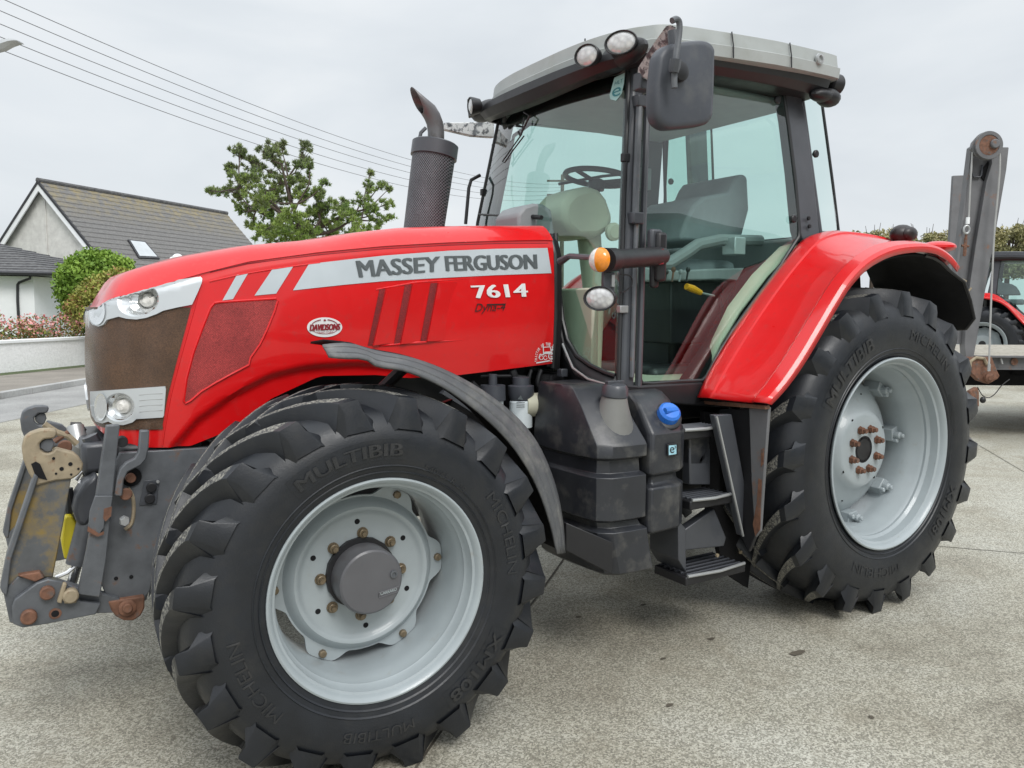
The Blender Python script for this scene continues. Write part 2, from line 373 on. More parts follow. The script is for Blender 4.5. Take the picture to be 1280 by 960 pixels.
# ---- bonnet: plan outline of the near half from rear to nose centre
OUT = [(-1.70,-.465),(-2.0,-.468),(-2.4,-.468),(-2.8,-.460),(-3.1,-.446),(-3.3,-.428),(-3.42,-.405),(-3.52,-.367),(-3.59,-.312),(-3.632,-.24),(-3.650,-.15),(-3.655,0.)]
def catmull(P, n):
    out = []
    for i in range(len(P)-1):
        p0 = P[max(i-1,0)]; p1 = P[i]; p2 = P[i+1]; p3 = P[min(i+2,len(P)-1)]
        for k in range(n):
            t = k/n; out.append(tuple(.5*((2*b)+(-a+c)*t+(2*a-5*b+4*c-d)*t*t+(-a+3*b-3*c+d)*t**3) for a,b,c,d in zip(p0,p1,p2,p3)))
    out.append(tuple(P[-1])); return out
OL = catmull(OUT, 10)
WX = sorted([(x, -y) for x, y in OL])
def onside(px, py):
    x = -2.5
    for _ in range(12): q = PY(px, py, -interp(WX, x)); x = q.x
    return q
crease = sorted([(q.x, q.z) for q in [onside(*a) for a in [(254,341),(310,327),(400,315),(480,307.5),(560,303),(620,301),(684,300)]]])
crease = [(-3.655, 1.60), (-3.60, 1.645)]+crease
sil = sorted([(q.x, q.z) for q in [PY(px, py, -(max(.2, interp(WX, xx)-.09))) for px, py, xx in [(120.6,359,-3.6),(129,352.5,-3.57),(142,345,-3.54),(166,337,-3.45),(189,330.3,-3.4),(236,319,-3.2),(311,306,-3),(392,299,-2.7),(450,289.5,-2.5),(501,284,-2.3),(577,281.7,-2),(680,281.5,-1.7)]]])
sil = [(-3.655, 1.615)]+[a for a in sil if a[0] > -3.64]
botm = [(-3.655,1.14),(-3.60,1.10),(-3.5,1.085),(-3.36,1.08),(-3.22,1.13),(-3.05,1.25),(-2.85,1.335),(-2.6,1.33),(-2.45,1.31),(-2.24,1.315),(-1.70,1.352)]
archl = [(-3.655,.9),(-3.45,1.06),(-3.40,1.12),(-3.33,1.20),(-3.2,1.29),(-3.06,1.36),(-2.92,1.39),(-2.7,1.40),(-2.45,1.37),(-2.2,1.2),(-1.7,1.0)]
NS, NZ = len(OL), 46
rows = []
for i, (x, y) in enumerate(OL):
    a = OL[max(i-1,0)]; b = OL[min(i+1,NS-1)]; tx, ty = b[0]-a[0], b[1]-a[1]
    if i == NS-1: tx, ty = 0, 1
    l = sqrt(tx*tx+ty*ty); nx, ny = ty/l*1., -tx/l
    if i < NS-1 and ny > 0: nx, ny = -nx, -ny
    if nx > 0 and i > 80: nx, ny = -nx, -ny
    if i == NS-1: nx, ny = -1, 0
    zb, zs = interp(botm, x), interp(crease, x); za = interp(archl, x); row = []
    for k in range(NZ):
        t = k/(NZ-1); z = lerp(zb, zs, t); o = .014*sin(pi*min(1, t*1.02))
        if i < 85: o -= .030*smooth01((za-z)/.035)*smooth01((85-i)/8)
        o -= .006*smooth01((t-.955)/.03)
        row.append(V((x+nx*o, y+ny*o, z)))
    rows.append(row)
side = MB().grid(rows, flip=False)
BV = BVHTree.FromPolygons(side.v, side.f)
def hit(px, py, off=0., bv=None):
    d = ray(px, py).normalized(); p, n, i, t = (bv or BV).ray_cast(CAM, d)
    if p is None:
        for s in (2, 5, 9, 14):
            for dx, dy in ((s,0),(-s,0),(0,s),(0,-s),(s,s),(-s,s)):
                d2 = ray(px+dx, py+dy).normalized(); p, n, i, t = (bv or BV).ray_cast(CAM, d2)
                if p is not None: break
            if p is not None: break
    if p is None: return PY(px, py, -.46)
    if n.dot(d) > 0: n = -n
    return p+n*off
def overlay(mb, outer, holes=(), off=.003, skirt=0., step=8, mi=0, bv=None):
    vs, fs, ed = tri_px(outer, holes, step); A = [hit(x, y, off, bv) for x, y in vs]; n = len(A)
    c = sum(A, V((0,0,0)))/n
    F = []
    for f in fs:
        a, b, c_ = A[f[0]], A[f[1]], A[f[2]]; F.append(f if (b-a).cross(c_-a).dot(CAM-a) > 0 else f[::-1])
    mb.add(A, F, mi)
    if skirt:
        B = [hit(x, y, off-skirt, bv) for x, y in vs]
        mb.add(A+B, [(a, b, b+n, a+n) for a, b in ed], mi)
    return mb
def ringpx(mb, outer, inner, off0, off1, mi=0, bv=None):
    n = len(outer); A = [hit(*p, off0, bv) for p in outer]; B = [hit(*p, off1, bv) for p in inner]
    return mb.add(A+B, [(i, (i+1)%n, n+(i+1)%n, n+i) for i in range(n)], mi)
def textpx(s, quad, bold=0., shear=0., off=.004, bv=None, mb=None, mi=0):
    vs, fs = text2d(s, 0, shear); mb = mb or MB(); w = abs(quad[1][0]-quad[0][0]); hq = abs(quad[3][1]-quad[0][1]); n = 9 if bold > .025 else (3 if bold > 0 else 1)
    for k in range(n):
        du = (k-(n-1)/2)*(bold*8.5)/max(w, 1)*(.35 if n > 1 else 0)
        dv_ = (0, .022, -.022)[k%3]*0
        mb.add([hit(*bil(quad, u+du, v+dv_), off+k*.0002, bv) for u, v in vs], fs, mi)
    return mb

# lamp openings cut from the side skin
BIG = ellpx(174.5,376,25.5,20,36,rot=-.22); SML = ellpx(126.5,390,9.5,16.5,28,rot=.02); LOW = ellpx(152,508.5,18.5,18,30); LOW2 = ellpx(131,508,7.5,17,26)
def inside(poly, x, y):
    c = False; n = len(poly)
    for i in range(n):
        x1, y1 = poly[i]; x2, y2 = poly[(i+1)%n]
        if (y1 > y) != (y2 > y) and x < (x2-x1)*(y-y1)/(y2-y1)+x1: c = not c
    return c
def topx(p):
    d = p-CAM; z = d.dot(_F); return 640+FPX*d.dot(_Rt)/z, 480-FPX*d.dot(_Up)/z
pp = [topx(p) for p in side.v]
def keep(f):
    c = (sum(pp[i][0] for i in f)/len(f), sum(pp[i][1] for i in f)/len(f))
    return not any(inside(e, *c) for e in (BIG, LOW))
side.f = [f for f in side.f if keep(f)]; side.m = [0]*len(side.f)
# top skin
top = []
for i, (x, y) in enumerate(OL):
    zs = interp(crease, x); row = []; cx = max(x, -3.30)
    for v in (0, .03, .06, .10, .14, .19, .25, .35, .5, .75, 1.):
        X_, Y_ = lerp(x, cx, v), lerp(y, 0, v); d = sqrt((X_-x)**2+(Y_-y)**2)
        row.append(V((X_, Y_, lerp(zs, max(zs, interp(sil, X_)), 1-(1-min(1, d/.11))**1.8)+.010*smooth01((d-.11)/.3))))
    top.append(row)
topm = MB().grid(top, flip=True)
hood = MB(); hood.join(side); hood.join(side.mirror()); hood.join(topm); hood.join(topm.mirror())
hood.build('bonnet', 'red', T, ang=40, fix=True)
# seam line under the crease and side seam lines
sm = MB()
for pts in ([(262,338.5),(310,329.5),(400,318.5),(480,311),(560,306.5),(620,304.5),(685,304)], ):
    sm.tube([hit(*p, -.001) for p in pts], .0028, 6)
both(sm, 'panel_seam', 'text_red', T)
rib = MB()
for pts in ([(262,352),(300,343.5),(345,336),(400,328.5)], [(250,356),(243,385),(233,420),(222,460),(212,500),(205,540),(203,562)]):
    rib.tube([hit(*p, .0) for p in pts], .0035, 6)
rib.build('panel_edge', 'red', T); rib.mirror().build('panel_edge', 'red', T)

# ---- front grille (wraps the nose) from the boundary line to the centre
gb = [hit(*a, .0) for a in [(246,352),(240,381),(232,415),(222,455),(212,495),(205,530)]]
gz = sorted([(p.z, p.x) for p in gb])
def outp(x_b, t):             # point on outline from station with x=x_b to the centre
    b0 = next(i for i in range(NS-1) if OL[i+1][0] <= x_b); b0 = b0+(OL[b0][0]-x_b)/max(1e-6, OL[b0][0]-OL[b0+1][0]); f = b0+(NS-1-b0)*t; i = min(int(f), NS-2); u = f-i
    return V((lerp(OL[i][0], OL[i+1][0], u), lerp(OL[i][1], OL[i+1][1], u), 0))
ztop, zbot = 1.615, gz[0][0]-.02
gr = []
for k in range(24):
    z = lerp(zbot, ztop, k/23); xb = interp(gz, z); row = []
    for j in range(26):
        p = outp(xb, j/25); p.z = z; n = (V((p.x+3.25, p.y*1.0, 0))).normalized() if j < 25 else V((-1, 0, 0))
        h_, nn_, i_, d_ = BV.ray_cast(p+n*.15+V((0, -.0001, 0)), -n)
        row.append((h_ if h_ is not None and (h_-p).length < .06 else p+n*.008)+n*.005)
    gr.append(row)
gm = MB().grid(gr, flip=False); pp = [topx(p) for p in gm.v]; gm.f = [f for f in gm.f if keep(f)]; gm.m = [0]*len(gm.f); gm.join(gm.mirror()); gm.build('front_grille', 'grille', T, fix=True)

# ---- headlights
def headlight(frame, bowls, name, glassf=True):
    fr = MB(); overlay(fr, frame, [b[0] for b in bowls], off=.013, skirt=.022, step=6)
    for (ol, (ix, iy), sc, dep) in bowls:
        fr2 = [(x+(ix-x)*.10, y+(iy-y)*.10) for x, y in ol]; ringpx(fr, ol, fr2, .013, .005)
    a = fr.build(name, 'silver', T, fix=False); b = fr.mirror().build(name, 'silver', T)
    for (ol, (ix, iy), sc, dep) in bowls:
        bw = MB(); prev = ([(x+(ix-x)*.10, y+(iy-y)*.10) for x, y in ol], .005)
        for s, d in ((.25,-dep*.35),(.45,-dep*.65),(1-sc,-dep)):
            cur = [(x+(ix-x)*s, y+(iy-y)*s) for x, y in ol]; ringpx(bw, prev[0], cur, prev[1], d); prev = (cur, d)
        n = len(ol); A = [hit(*p, prev[1]) for p in prev[0]]; bw.add(A, [tuple(range(n))])
        lens = MB(); c = prev[0]; cc = (sum(p[0] for p in c)/n, sum(p[1] for p in c)/n)
        r0 = [hit(*p, prev[1]+.003) for p in c]; r1 = [hit(cc[0]+(x-cc[0])*.85, cc[1]+(y-cc[1])*.85, prev[1]+.022) for x, y in c]; r2 = [hit(cc[0]+(x-cc[0])*.4, cc[1]+(y-cc[1])*.4, prev[1]+.032) for x, y in c]
        lens.add(r0+r1+r2, [(j*n+i, j*n+(i+1)%n, (j+1)*n+(i+1)%n, (j+1)*n+i) for j in (0, 1) for i in range(n)]+[tuple(range(2*n, 3*n))])
        for par, mm, ll in ((a, bw, lens), (b, bw.mirror(), lens.mirror())):
            mm.build('reflector_bowl', 'reflector', par, fix=False); ll.build('headlight_lens', 'clear', par)
UPF = [(116,392),(117,383),(121,376),(135,369.5),(154,363.5),(190,355),(220,350.5),(247,346.5),(251,347.5),(253,350),(252,354),(247,366),(240,381),(222,384.5),(205,388.5),(196,393),(184,397.5),(172,399.5),(160,398.5),(151,396),(137,400),(133,406),(127,408.5),(120,406),(116.5,401)]
headlight(UPF, [(BIG, (187,373), .46, .045)], 'headlight')
sl = MB(); o = [(x, y) for x, y in SML]; i1 = [(126.5+(x-126.5)*.75, 390+(y-390)*.8) for x, y in SML]; ringpx(sl, o, i1, .0165, .0145); sl.add([hit(*p, .0145) for p in i1], [tuple(range(len(i1)))])
both(sl, 'marker_lamp', 'reflector', T)
LOF = [(117,489),(207,482.5),(208,486),(205.5,519),(204,521),(172,523),(168,527),(157,530.5),(146,530),(139,526),(132,528.5),(124,526),(119,518),(117,506)]
headlight(LOF, [(LOW, (149,509), .55, .03)], 'lower_headlight')
sl = MB(); i1 = [(131+(x-131)*.75, 508+(y-508)*.85) for x, y in LOW2]; ringpx(sl, LOW2, i1, .017, .0145); sl.add([hit(*p, .0145) for p in i1], [tuple(range(len(i1)))])
both(sl, 'marker_lamp', 'reflector', T)
gl = MB()
for k in range(4):
    y = 492+k*7; gl.tube([hit(176, y+.9, .0135), hit(204, y-1, .0135)], .0018, 6)
both(gl, 'headlight_rib', 'alu', T)
# nose badge, red tip
bd = MB()
for s in (0,): bd.box((-3.664,-.09,1.50),(-3.655,.09,1.60))
bd.build('nose_badge', 'silver', T, bevel=.006)
lip = MB(); rows = []
for k in range(30):
    i = int(lerp(62, NS-1, k/29)); x, y = OL[i]; rows.append([V((x, y, 1.205-.0)), V((x*1.0+(-.02 if x < -3.5 else 0), y-.012, 1.19)), V((x, y, 1.17))])
# vents on the nose underside are dark
und = MB().box((-3.60,-.36,1.02),(-3.30,.36,1.10)); und.build('nose_underside', 'black', T, bevel=.02)

# ---- side grille
SG = [(268,379),(274,378),(345,373.5),(347,376),(343,389),(334,411),(325,430),(313,447),(311,456),(290,467),(270,478),(252,489),(238,501),(232,504),(229.5,501),(233,474),(242,440),(253,410),(263,385)]
g = MB(); overlay(g, SG, off=.004, step=7); both(g, 'side_grille', 'redmesh', T)
def rimline(pts, off, r, name, m):
    t = MB(); P = [hit(*p, off) for p in pts]; P.append(P[0]); t.tube(P, r, 6, cap=False); both(t, name, m, T)
rimline(SG, .003, .005, 'side_grille_rim', 'red')
# ---- decals
d = MB()
overlay(d, [(278,375.5),(296,343.5),(310,341.5),(291,374)], off=.0025); overlay(d, [(318,369.5),(340,337),(366,333.5),(345,367)], off=.0025)
both(d, 'stripe_decal', 'grey_decal', T)
d = MB(); overlay(d, [(366,363),(386,330),(430,325),(480,319.5),(560,313.5),(620,311),(684,310),(689,341.5),(620,344),(540,348),(480,351.5),(430,356)], off=.0025)
both(d, 'name_band', 'grey_decal', T)
def twosided(mb, name, m, text_fn=None, **k):
    mb.build(name, m, T, smooth=False, **k)
twosided(textpx('MASSEY', [(445,326),(548.5,320.5),(548,339.5),(449.5,347)], bold=.108, off=.0045), 'band_lettering', 'text_grey')
twosided(textpx('FERGUSON', [(556,320),(669,318),(670,336),(558,339)], bold=.108, off=.0045), 'band_lettering', 'text_grey')
tx = MB(); textpx('7614', [(588.5,357),(657,354.5),(658.5,371),(594,373)], bold=.10, off=.0045, mb=tx); tx.build('number_lettering', 'white_decal', T, smooth=False)
tx = MB(); textpx('Dyna-4', [(593,379.5),(632,379),(632,391),(593,393)], bold=-.004, shear=.35, off=.0045, mb=tx); overlay(tx, [(608,380),(631,379.5),(630,381),(608,382)], off=.004); tx.build('model_lettering', 'text_black', T, smooth=False)
# round dealer sticker
st = MB(); overlay(st, ellpx(405.5,409,22,12.3,36), off=.003); s1 = st.build('dealer_sticker', 'white_decal', T)
tx = MB(); textpx('DAVIDSONS', [(387,405.5),(424.5,404.5),(424.5,412),(387,413.5)], bold=.05, shear=.2, off=.0055, mb=tx)
textpx('TRACTORS', [(396,414.5),(416,414),(416,416),(396,416.5)], bold=0, off=.0055, mb=tx)
for a0, a1 in ((200, 258), (282, 340)):
    A = [(405.5+17*cos(R(a)), 409+9*sin(R(a))) for a in range(a0, a1, 6)]; B = [(405.5+17*cos(R(a)), 407.8+9*sin(R(a))) for a in range(a0, a1, 6)]
    overlay(tx, A+B[::-1], off=.0055, step=50)
A = [(405.5+17*cos(R(a)), 409.5+8*sin(R(a))) for a in range(20, 162, 6)]; B = [(405.5+17*cos(R(a)), 408.9+8*sin(R(a))) for a in range(20, 162, 6)]
overlay(tx, A+B[::-1], off=.0055, step=50); overlay(tx, ellpx(405.5,400.3,1.6,1.3,8), off=.0055)
tx.build('sticker_print', 'text_red', s1, smooth=False)
# award sticker: arch of words over a little tractor outline
aw = MB(); ctr = (683.5, 449.5)
words = 'TRACTOR OF THE YEAR 2014'; n = len(words)
for i, ch in enumerate(words):
    if ch == ' ': continue
    a = R(180-8+ (196)*(i)/(n-1)); vs, fs = text2d(ch, .03)
    co, si = cos(a), sin(a); r = 13.3
    P = []
    for u, v in vs:
        w = (u-.5)*1.75; h = (v-.1)*3.0+r-.0
        P.append(hit(ctr[0]+h*co*.98-w*si, ctr[1]-1+h*si*1.28+w*co, .0045))
    aw.add(P, fs)
def stroke(pts, w):
    for (a, b), (c, d_) in zip(pts, pts[1:]):
        l = sqrt((c-a)**2+(d_-b)**2) or 1; nx, ny = -(d_-b)/l*w/2, (c-a)/l*w/2
        aw.add([hit(x, y, .0045) for x, y in ((a+nx,b+ny),(c+nx,d_+ny),(c-nx,d_-ny),(a-nx,b-ny))], [(0,1,2,3)])
stroke([(678.3,431),(678.8,443.5),(674.3,442.5),(673,447),(675,449.5)], 1.1); stroke([(679,434),(687,433.3),(688.5,439.5),(680,440)], 1.)
stroke([(679,441.5),(689.5,440.8)], 2.2); stroke(ellpx(676,447,2.3,2.6,10), .8); stroke(ellpx(681,447,2.2,2.6,10), .8); stroke(ellpx(688.6,445,3.6,4.,12), 1.2); stroke([(669.6,453.6),(695.6,450.6)], 1.6)
aw.build('award_sticker', 'white_decal', T, smooth=False)
# ---- three louvres
for i, ((x0,y0),(x1,y1),(x2,y2),(x3,y3)) in enumerate([((474,362),(482,361),(466,431.5),(459.5,432)),((506,355.5),(515,355),(500,430),(492,430.5)),((538,354),(547,353.5),(533,426.5),(525,427))]):
    lv = MB(); overlay(lv, [(x0,y0),(x1,y1),(x2,y2),(x3,y3)], off=.0025); both(lv, 'louvre_slot', 'slotmesh', T)
    w = MB(); wd = 24 if i < 2 else 20
    tl, bl = (x1-.5, y1), (x2-.5, y2); tr, br = (x1+wd, y1-2), (x2+wd, y2-3)
    if i == 2: tr, br = (572,352), (556,425.5)
    A = [hit(*bl, .016), hit(*tl, .016), hit(*tr, .0005), hit(*br, .0005), hit(*bl, -.002), hit(*tl, -.002)]
    w.add(A, [(0,1,2,3),(1,0,4,5),(5,2,1),(0,3,4)]); w.mirror().build('louvre_fin', 'red', T); w.build('louvre_fin', 'red', T)
lv = MB(); lv.tube([hit(474,432.5,.0), hit(520,428.5,.002), hit(578,425,.0)], [.004,.006,.001], 6); lv.tube([hit(470,362,.0), hit(520,353,.0), hit(595,347.5,.0)], [.003,.005,.001], 6); both(lv, 'louvre_crease', 'red', T)
# rear end of the bonnet: closing panel and black seal hoop
hp = []
for row in (rows if False else []): pass
prof = [(-.462,1.35),(-.478,1.6),(-.468,1.90),(-.44,1.97),(-.40,2.0),(-.3,2.012),(0,2.02)]
full = prof+[(-y, z) for y, z in prof[::-1][1:]]
MB().prism([V((-1.705, y*.985, z-.012)) for y, z in full], (-.02, 0, 0)).build('bonnet_bulkhead', 'black', T)
hs = MB(); hs.tube([V((-1.690, y*.99, z-.02)) for y, z in full], .012, 8); hs.build('bonnet_seal', 'seal', T)
# screen scuttle: the dark panel between bonnet and windscreen
MB().prism([V((-1.68, y*.98, z-.03)) for y, z in [(a,b) for a,b in full]], (.035, 0, 0)).build('scuttle_panel', 'matt', T)
# ------------------------------------------------------------------ wheels
def wheel(kind, C, s, parent, words, lean=None):
    front = kind == 'front'
    if front: RT, RR, hw, ac, rc, NL, fl = .690, .385, .246, -.226, .645, 20, .376
    else:     RT, RR, hw, ac, rc, NL, fl = .885, .510, .285, -.275, .838, 20, .500
    C = V(C)
    def W(a, r, th): p = V((C.x+r*sin(th), C.y+s*a, C.z+r*cos(th))); p.z = max(p.z, .003 + (0 if r > rc+.01 else .0)); return p
    flip = s > 0
    def put(mb, vs, fs, mi=0): mb.add(vs, [f[::-1] if flip else f for f in fs], mi)
    def lat(mb, prof, n=96, mi=0):
        vs = [W(a, r, 2*pi*k/n) for a, r in prof for k in range(n)]; m = len(prof)
        put(mb, vs, [(i*n+k, i*n+(k+1)%n, (i+1)*n+(k+1)%n, (i+1)*n+k) for i in range(m-1) for k in range(n)], mi)
    # half section of the carcass: distance from the tyre centre plane, radius
    k_ = (rc-RR)
    sec = [(0,rc),(.10,rc-.003),(hw*.62,rc-.012),(hw*.84,rc-.036),(hw*.96,rc-.070),(hw*1.03,rc-k_*.42),(hw*1.045,rc-k_*.58),(hw*1.02,RR+k_*.22),(hw*.985,RR+.030),(hw*.955,RR+.010),(hw*.94,RR-.004),(hw*.90,RR-.012)]
    def secA(r):                      # sidewall position at radius r
        S = sorted([(q[1], q[0]) for q in sec[4:]]); return interp(S, r)
    ty = MB()
    lat(ty, [(ac-a, r) for a, r in sec[::-1]]+[(ac+a, r) for a, r in sec[1:]])
    for q in (RR+.028, RR+.05):         # rings moulded by the bead
        A = ac+secA(q); lat(ty, [(A-.001, q-.005), (A+.004, q), (A-.001, q+.005)])
    # lugs
    D = .46 if front else .38
    for side_ in (1, -1):
        for i in range(NL):
            th0 = 2*pi*(i+(.5 if side_ < 0 else 0))/NL
            st = []
            for t in (-.20, -.05, .08, .25, .42, .6, .76, .89, 1.0):
                a = t*hw*.965; th = th0+D*(1-(1-t)**1.35 if t > 0 else t*1.3)
                rb = interp([(x, y) for x, y in sec[:5]], abs(a))-.004; rt = lerp(RT, RT-.024, max(0, t)**2)
                ht = lerp(.021, .035, max(0,t)**1.5)*(1 if front else 1.15); hb = ht+lerp(.014, .026, max(0, t)**2)
                st.append((a, th, rb, rt, ht, hb))
            # shoulder nose that runs down the sidewall
            thE = st[-1][1]; rn = rc-(.100 if front else .12)
            rows_ = []
            for (a, th, rb, rt, ht, hb) in st:
                rows_.append([(a, rb, th-hb/rb), (a, rt-.004, th-ht/rt), (a, rt, th-(ht-.005)/rt), (a, rt, th+(ht-.005)/rt), (a, rt-.004, th+ht/rt), (a, rb, th+hb/rb)])
            a, th, rb, rt, ht, hb = st[-1]
            sh = (secA(rc-.05)+.004)
            rows_.append([(sh-.012, rc-.055, th+.012-(hb+.004)/rb), (sh+.006, rt-.040, th+.012-ht/rt), (sh+.008, rt-.036, th+.012-(ht-.006)/rt), (sh+.008, rt-.036, th+.012+(ht-.006)/rt), (sh+.006, rt-.040, th+.012+ht/rt), (sh-.012, rc-.055, th+.012+(hb+.004)/rb)])
            sA = secA(rn)
            rows_.append([(sA-.012, rn, th+.03-.060/rn), (sA+.000, rn+.01, th+.03-.050/rn), (sA+.003, rn+.016, th+.03-.042/rn), (sA+.003, rn+.016, th+.03+.042/rn), (sA+.000, rn+.01, th+.03+.050/rn), (sA-.012, rn, th+.03+.060/rn)])
            vs = [W(ac+side_*x, r, t_) for row in rows_ for (x, r, t_) in row]; F = []; Mi = []
            for r_ in range(len(rows_)-1):
                for c in range(5):
                    q = (r_*6+c, r_*6+c+1, (r_+1)*6+c+1, (r_+1)*6+c)
                    F.append(q[::-1] if side_ > 0 else q); Mi.append(1 if c == 2 and r_ < 7 else 0)
            F.append((0,1,2,3,4,5) if side_ > 0 else (5,4,3,2,1,0)); Mi.append(0)
            o = len(ty.v); ty.v += vs; ty.f += [tuple(j+o for j in (f if flip else f[::-1])) for f in F]; ty.m += Mi
    # rim
    rim = MB()
    f0 = RR
    if front:
        rp = [(-.47,RR+.0),(-.46,RR-.02),(-.44,.358),(-.36,.345),(-.30,.322),(-.17,.316),(-.11,.322),(-.085,.335),(-.068,.345),(-.060,.357),(-.028,.360),(-.014,.364),(-.008,.376),(.000,.386),(.010,.390),(.015,.384),(.010,.374)]
        rp = rp[::-1]
        rp = [(.004,.392),(.012,.390),(.014,.384),(.009,.376),(-.002,.370),(-.010,.366),(-.014,.358),(-.045,.354),(-.056,.346),(-.066,.346),(-.080,.340),(-.12,.334),(-.17,.330),(-.30,.330),(-.36,.34),(-.44,.356),(-.46,.366),(-.47,.39)]
    else:
        rp = [(.004,.515),(.013,.514),(.016,.507),(.010,.498),(-.004,.490),(-.014,.486),(-.020,.476),(-.060,.470),(-.075,.458),(-.088,.458),(-.105,.447),(-.15,.438),(-.165,.428),(-.21,.424),(-.34,.424),(-.42,.45),(-.53,.475),(-.55,.49),(-.555,.515)]
    def latr(mb, prof, n=112): 
        vs = [V((C.x+r*sin(2*pi*k/n), C.y+s*a, C.z+r*cos(2*pi*k/n))) for a, r in prof for k in range(n)]; m = len(prof)
        put(mb, vs, [(i*n+k, (i+1)*n+k, (i+1)*n+(k+1)%n, i*n+(k+1)%n) for i in range(m-1) for k in range(n)])
    disc = MB(); n = 160
    if front:
        pr = [(-.215,.11),(-.200,.115),(-.197,.155),(-.197,.214),(-.193,.226),(-.186,.233),(-.180,.240),(-.178,.250),(-.186,.262),(-.203,.274),(-.212,.282),(-.212,.288)]
        def edge(th): return .288+.040*smooth01((cos(6*(th-R(28)))+.45)/1.2)
        eo = -.212
    else:
        pr = [(-.22,.055),(-.165,.058),(-.160,.075),(-.158,.185),(-.165,.205),(-.190,.225),(-.215,.255),(-.235,.30),(-.262,.345),(-.285,.365)]
        def edge(th): return .372+.018*smooth01(cos(8*th)*1.2)
        eo = -.292
    vs = []
    allp = [(a, None, r) for a, r in pr]
    for a, r in pr:
        for k in range(n): vs.append(V((C.x+r*sin(2*pi*k/n), C.y+s*a, C.z+r*cos(2*pi*k/n))))
    for (da, dr) in ((0, 0), (-.012, 0), (-.012, -.12)):
        for k in range(n):
            r = edge(2*pi*k/n+(0 if front else .1))+dr; vs.append(V((C.x+r*sin(2*pi*k/n), C.y+s*(eo+da), C.z+r*cos(2*pi*k/n))))
    m = len(pr)+3
    put(disc, vs, [(i*n+k, (i+1)*n+k, (i+1)*n+(k+1)%n, i*n+(k+1)%n) for i in range(m-1) for k in range(n)])
    w = disc.build(kind+'_wheel', 'rim', parent, ang=40)
    latr(rim, rp); r_ = rim.build('rim', 'rim', w, ang=30)
    r_.modifiers.new('solid', 'SOLIDIFY').thickness = .005
    ty.build('tyre', ['rubber', 'worn'], w, ang=38)
    ax = V((0, s, 0))
    def at(a, r, th): return V((C.x+r*sin(th), C.y+s*a, C.z+r*cos(th)))
    if front:
        h = MB(); h.lathe([(-.21,.118),(-.105,.118),(-.096,.115),(-.091,.108),(-.090,.0)], C, ax, 64); hb = h.build('hub_cap', 'hub', w, ang=30)
        pl = MB(); p0 = at(-.0895, .078, R(100)); pl.lathe([(0,.014),(.006,.014),(.007,.008),(.002,.007),(.002,0)], at(-.090,.083,R(78)), ax, 16); pl.build('drain_plug', 'steel', w)
        tg = MB(); vs2, fs2 = text2d('CARRARO', .02); sg = 1 if s < 0 else -1
        tg.add([V((C.x+sg*(.030+u*.062), C.y+s*(-.0885), C.z-.052+v*.013+u*.006)) for u, v in vs2], fs2); tg.build('hub_lettering', 'rim', w, smooth=False)
        fr = MB(); q = [V((C.x+sg*x, C.y+s*(-.0885), C.z+z)) for x, z in ((.024,-.060),(.098,-.050),(.098,-.032),(.024,-.042),(.024,-.060))]; fr.tube(q, .0015, 5); fr.build('hub_frame', 'hub', w)
        for i in range(8):
            th = R(2+45*i); b = MB(); b.lathe([(0,.021),(.004,.021),(.004,.0165),(.016,.0165),(.018,.014),(.018,.010),(.030,.009),(.030,0)], at(-.197,.152,th), ax, 6 if 0 else 12); b.build('wheel_nut', 'bolt', w, ang=25)
        for i in range(6):
            th = R(28+60*i); b = MB(); b.lathe([(0,.015),(.012,.014),(.014,.010),(.014,0)], at(-.212,.309,th), ax, 8); b.build('rim_bolt', 'bolt', w, ang=25)
            tb = MB(); tb.prism([at(-.228,.285,th-.11), at(-.228,.317,th-.11), at(-.228,.317,th+.11), at(-.228,.285,th+.11)], ax*.012); tb.build('rim_lug', 'rim', w, bevel=.003)
        for i in range(6):
            th = R(60*i-4); b = MB(); b.lathe([(0,.010),(.0012,.010),(.0012,0)], at(-.1972,.196,th), ax, 16); b.build('disc_hole', 'matt', w)
    else:
        h = MB(); h.lathe([(-.24,.075),(-.170,.075),(-.160,.070),(-.160,.058),(-.20,.055),(-.20,.0)], C, ax, 40); h.build('hub_bore', 'hub', w, ang=30)
        b = MB(); b.lathe([(-.2,.012),(-.165,.010),(-.165,0)], C, ax, 10); b.build('axle_stud', 'steel', w)
        for i in range(8):
            th = R(22.5+45*i); b = MB(); b.lathe([(0,.024),(.005,.024),(.005,.019),(.024,.019),(.026,.014),(.042,.013),(.042,0)], at(-.158,.118,th), ax, 6); b.build('wheel_nut', 'rust', w, ang=25)
        for i in range(8):
            th = R(45*i+12); b = MB(); b.lathe([(0,.008),(.0015,.008),(.0015,0)], at(-.163 if i%2 else -.2355,.198 if i%2 else .298,th), ax, 12); b.build('disc_hole', 'matt', w)
        for i in range(8):
            th = -.1+2*pi*i/8; b = MB()
            rr = at(0,1,th)-C; tt = V((cos(th),0,-sin(th)))
            b.prism([at(-.33,.372,th)-tt*.035, at(-.33,.372,th)+tt*.035, at(-.33,.430,th)+tt*.05, at(-.33,.430,th)-tt*.05], ax*.10)
            b.lathe([(0,.022),(.055,.022),(.055,.013),(.075,.013),(.075,0)], at(-.25,.398,th), ax, 8); b.lathe([(0,.015),(.03,.015),(.03,0)], at(-.235,.388,th)+tt*.03, ax, 6)
            b.build('rim_clamp', 'rim', w, bevel=.004)
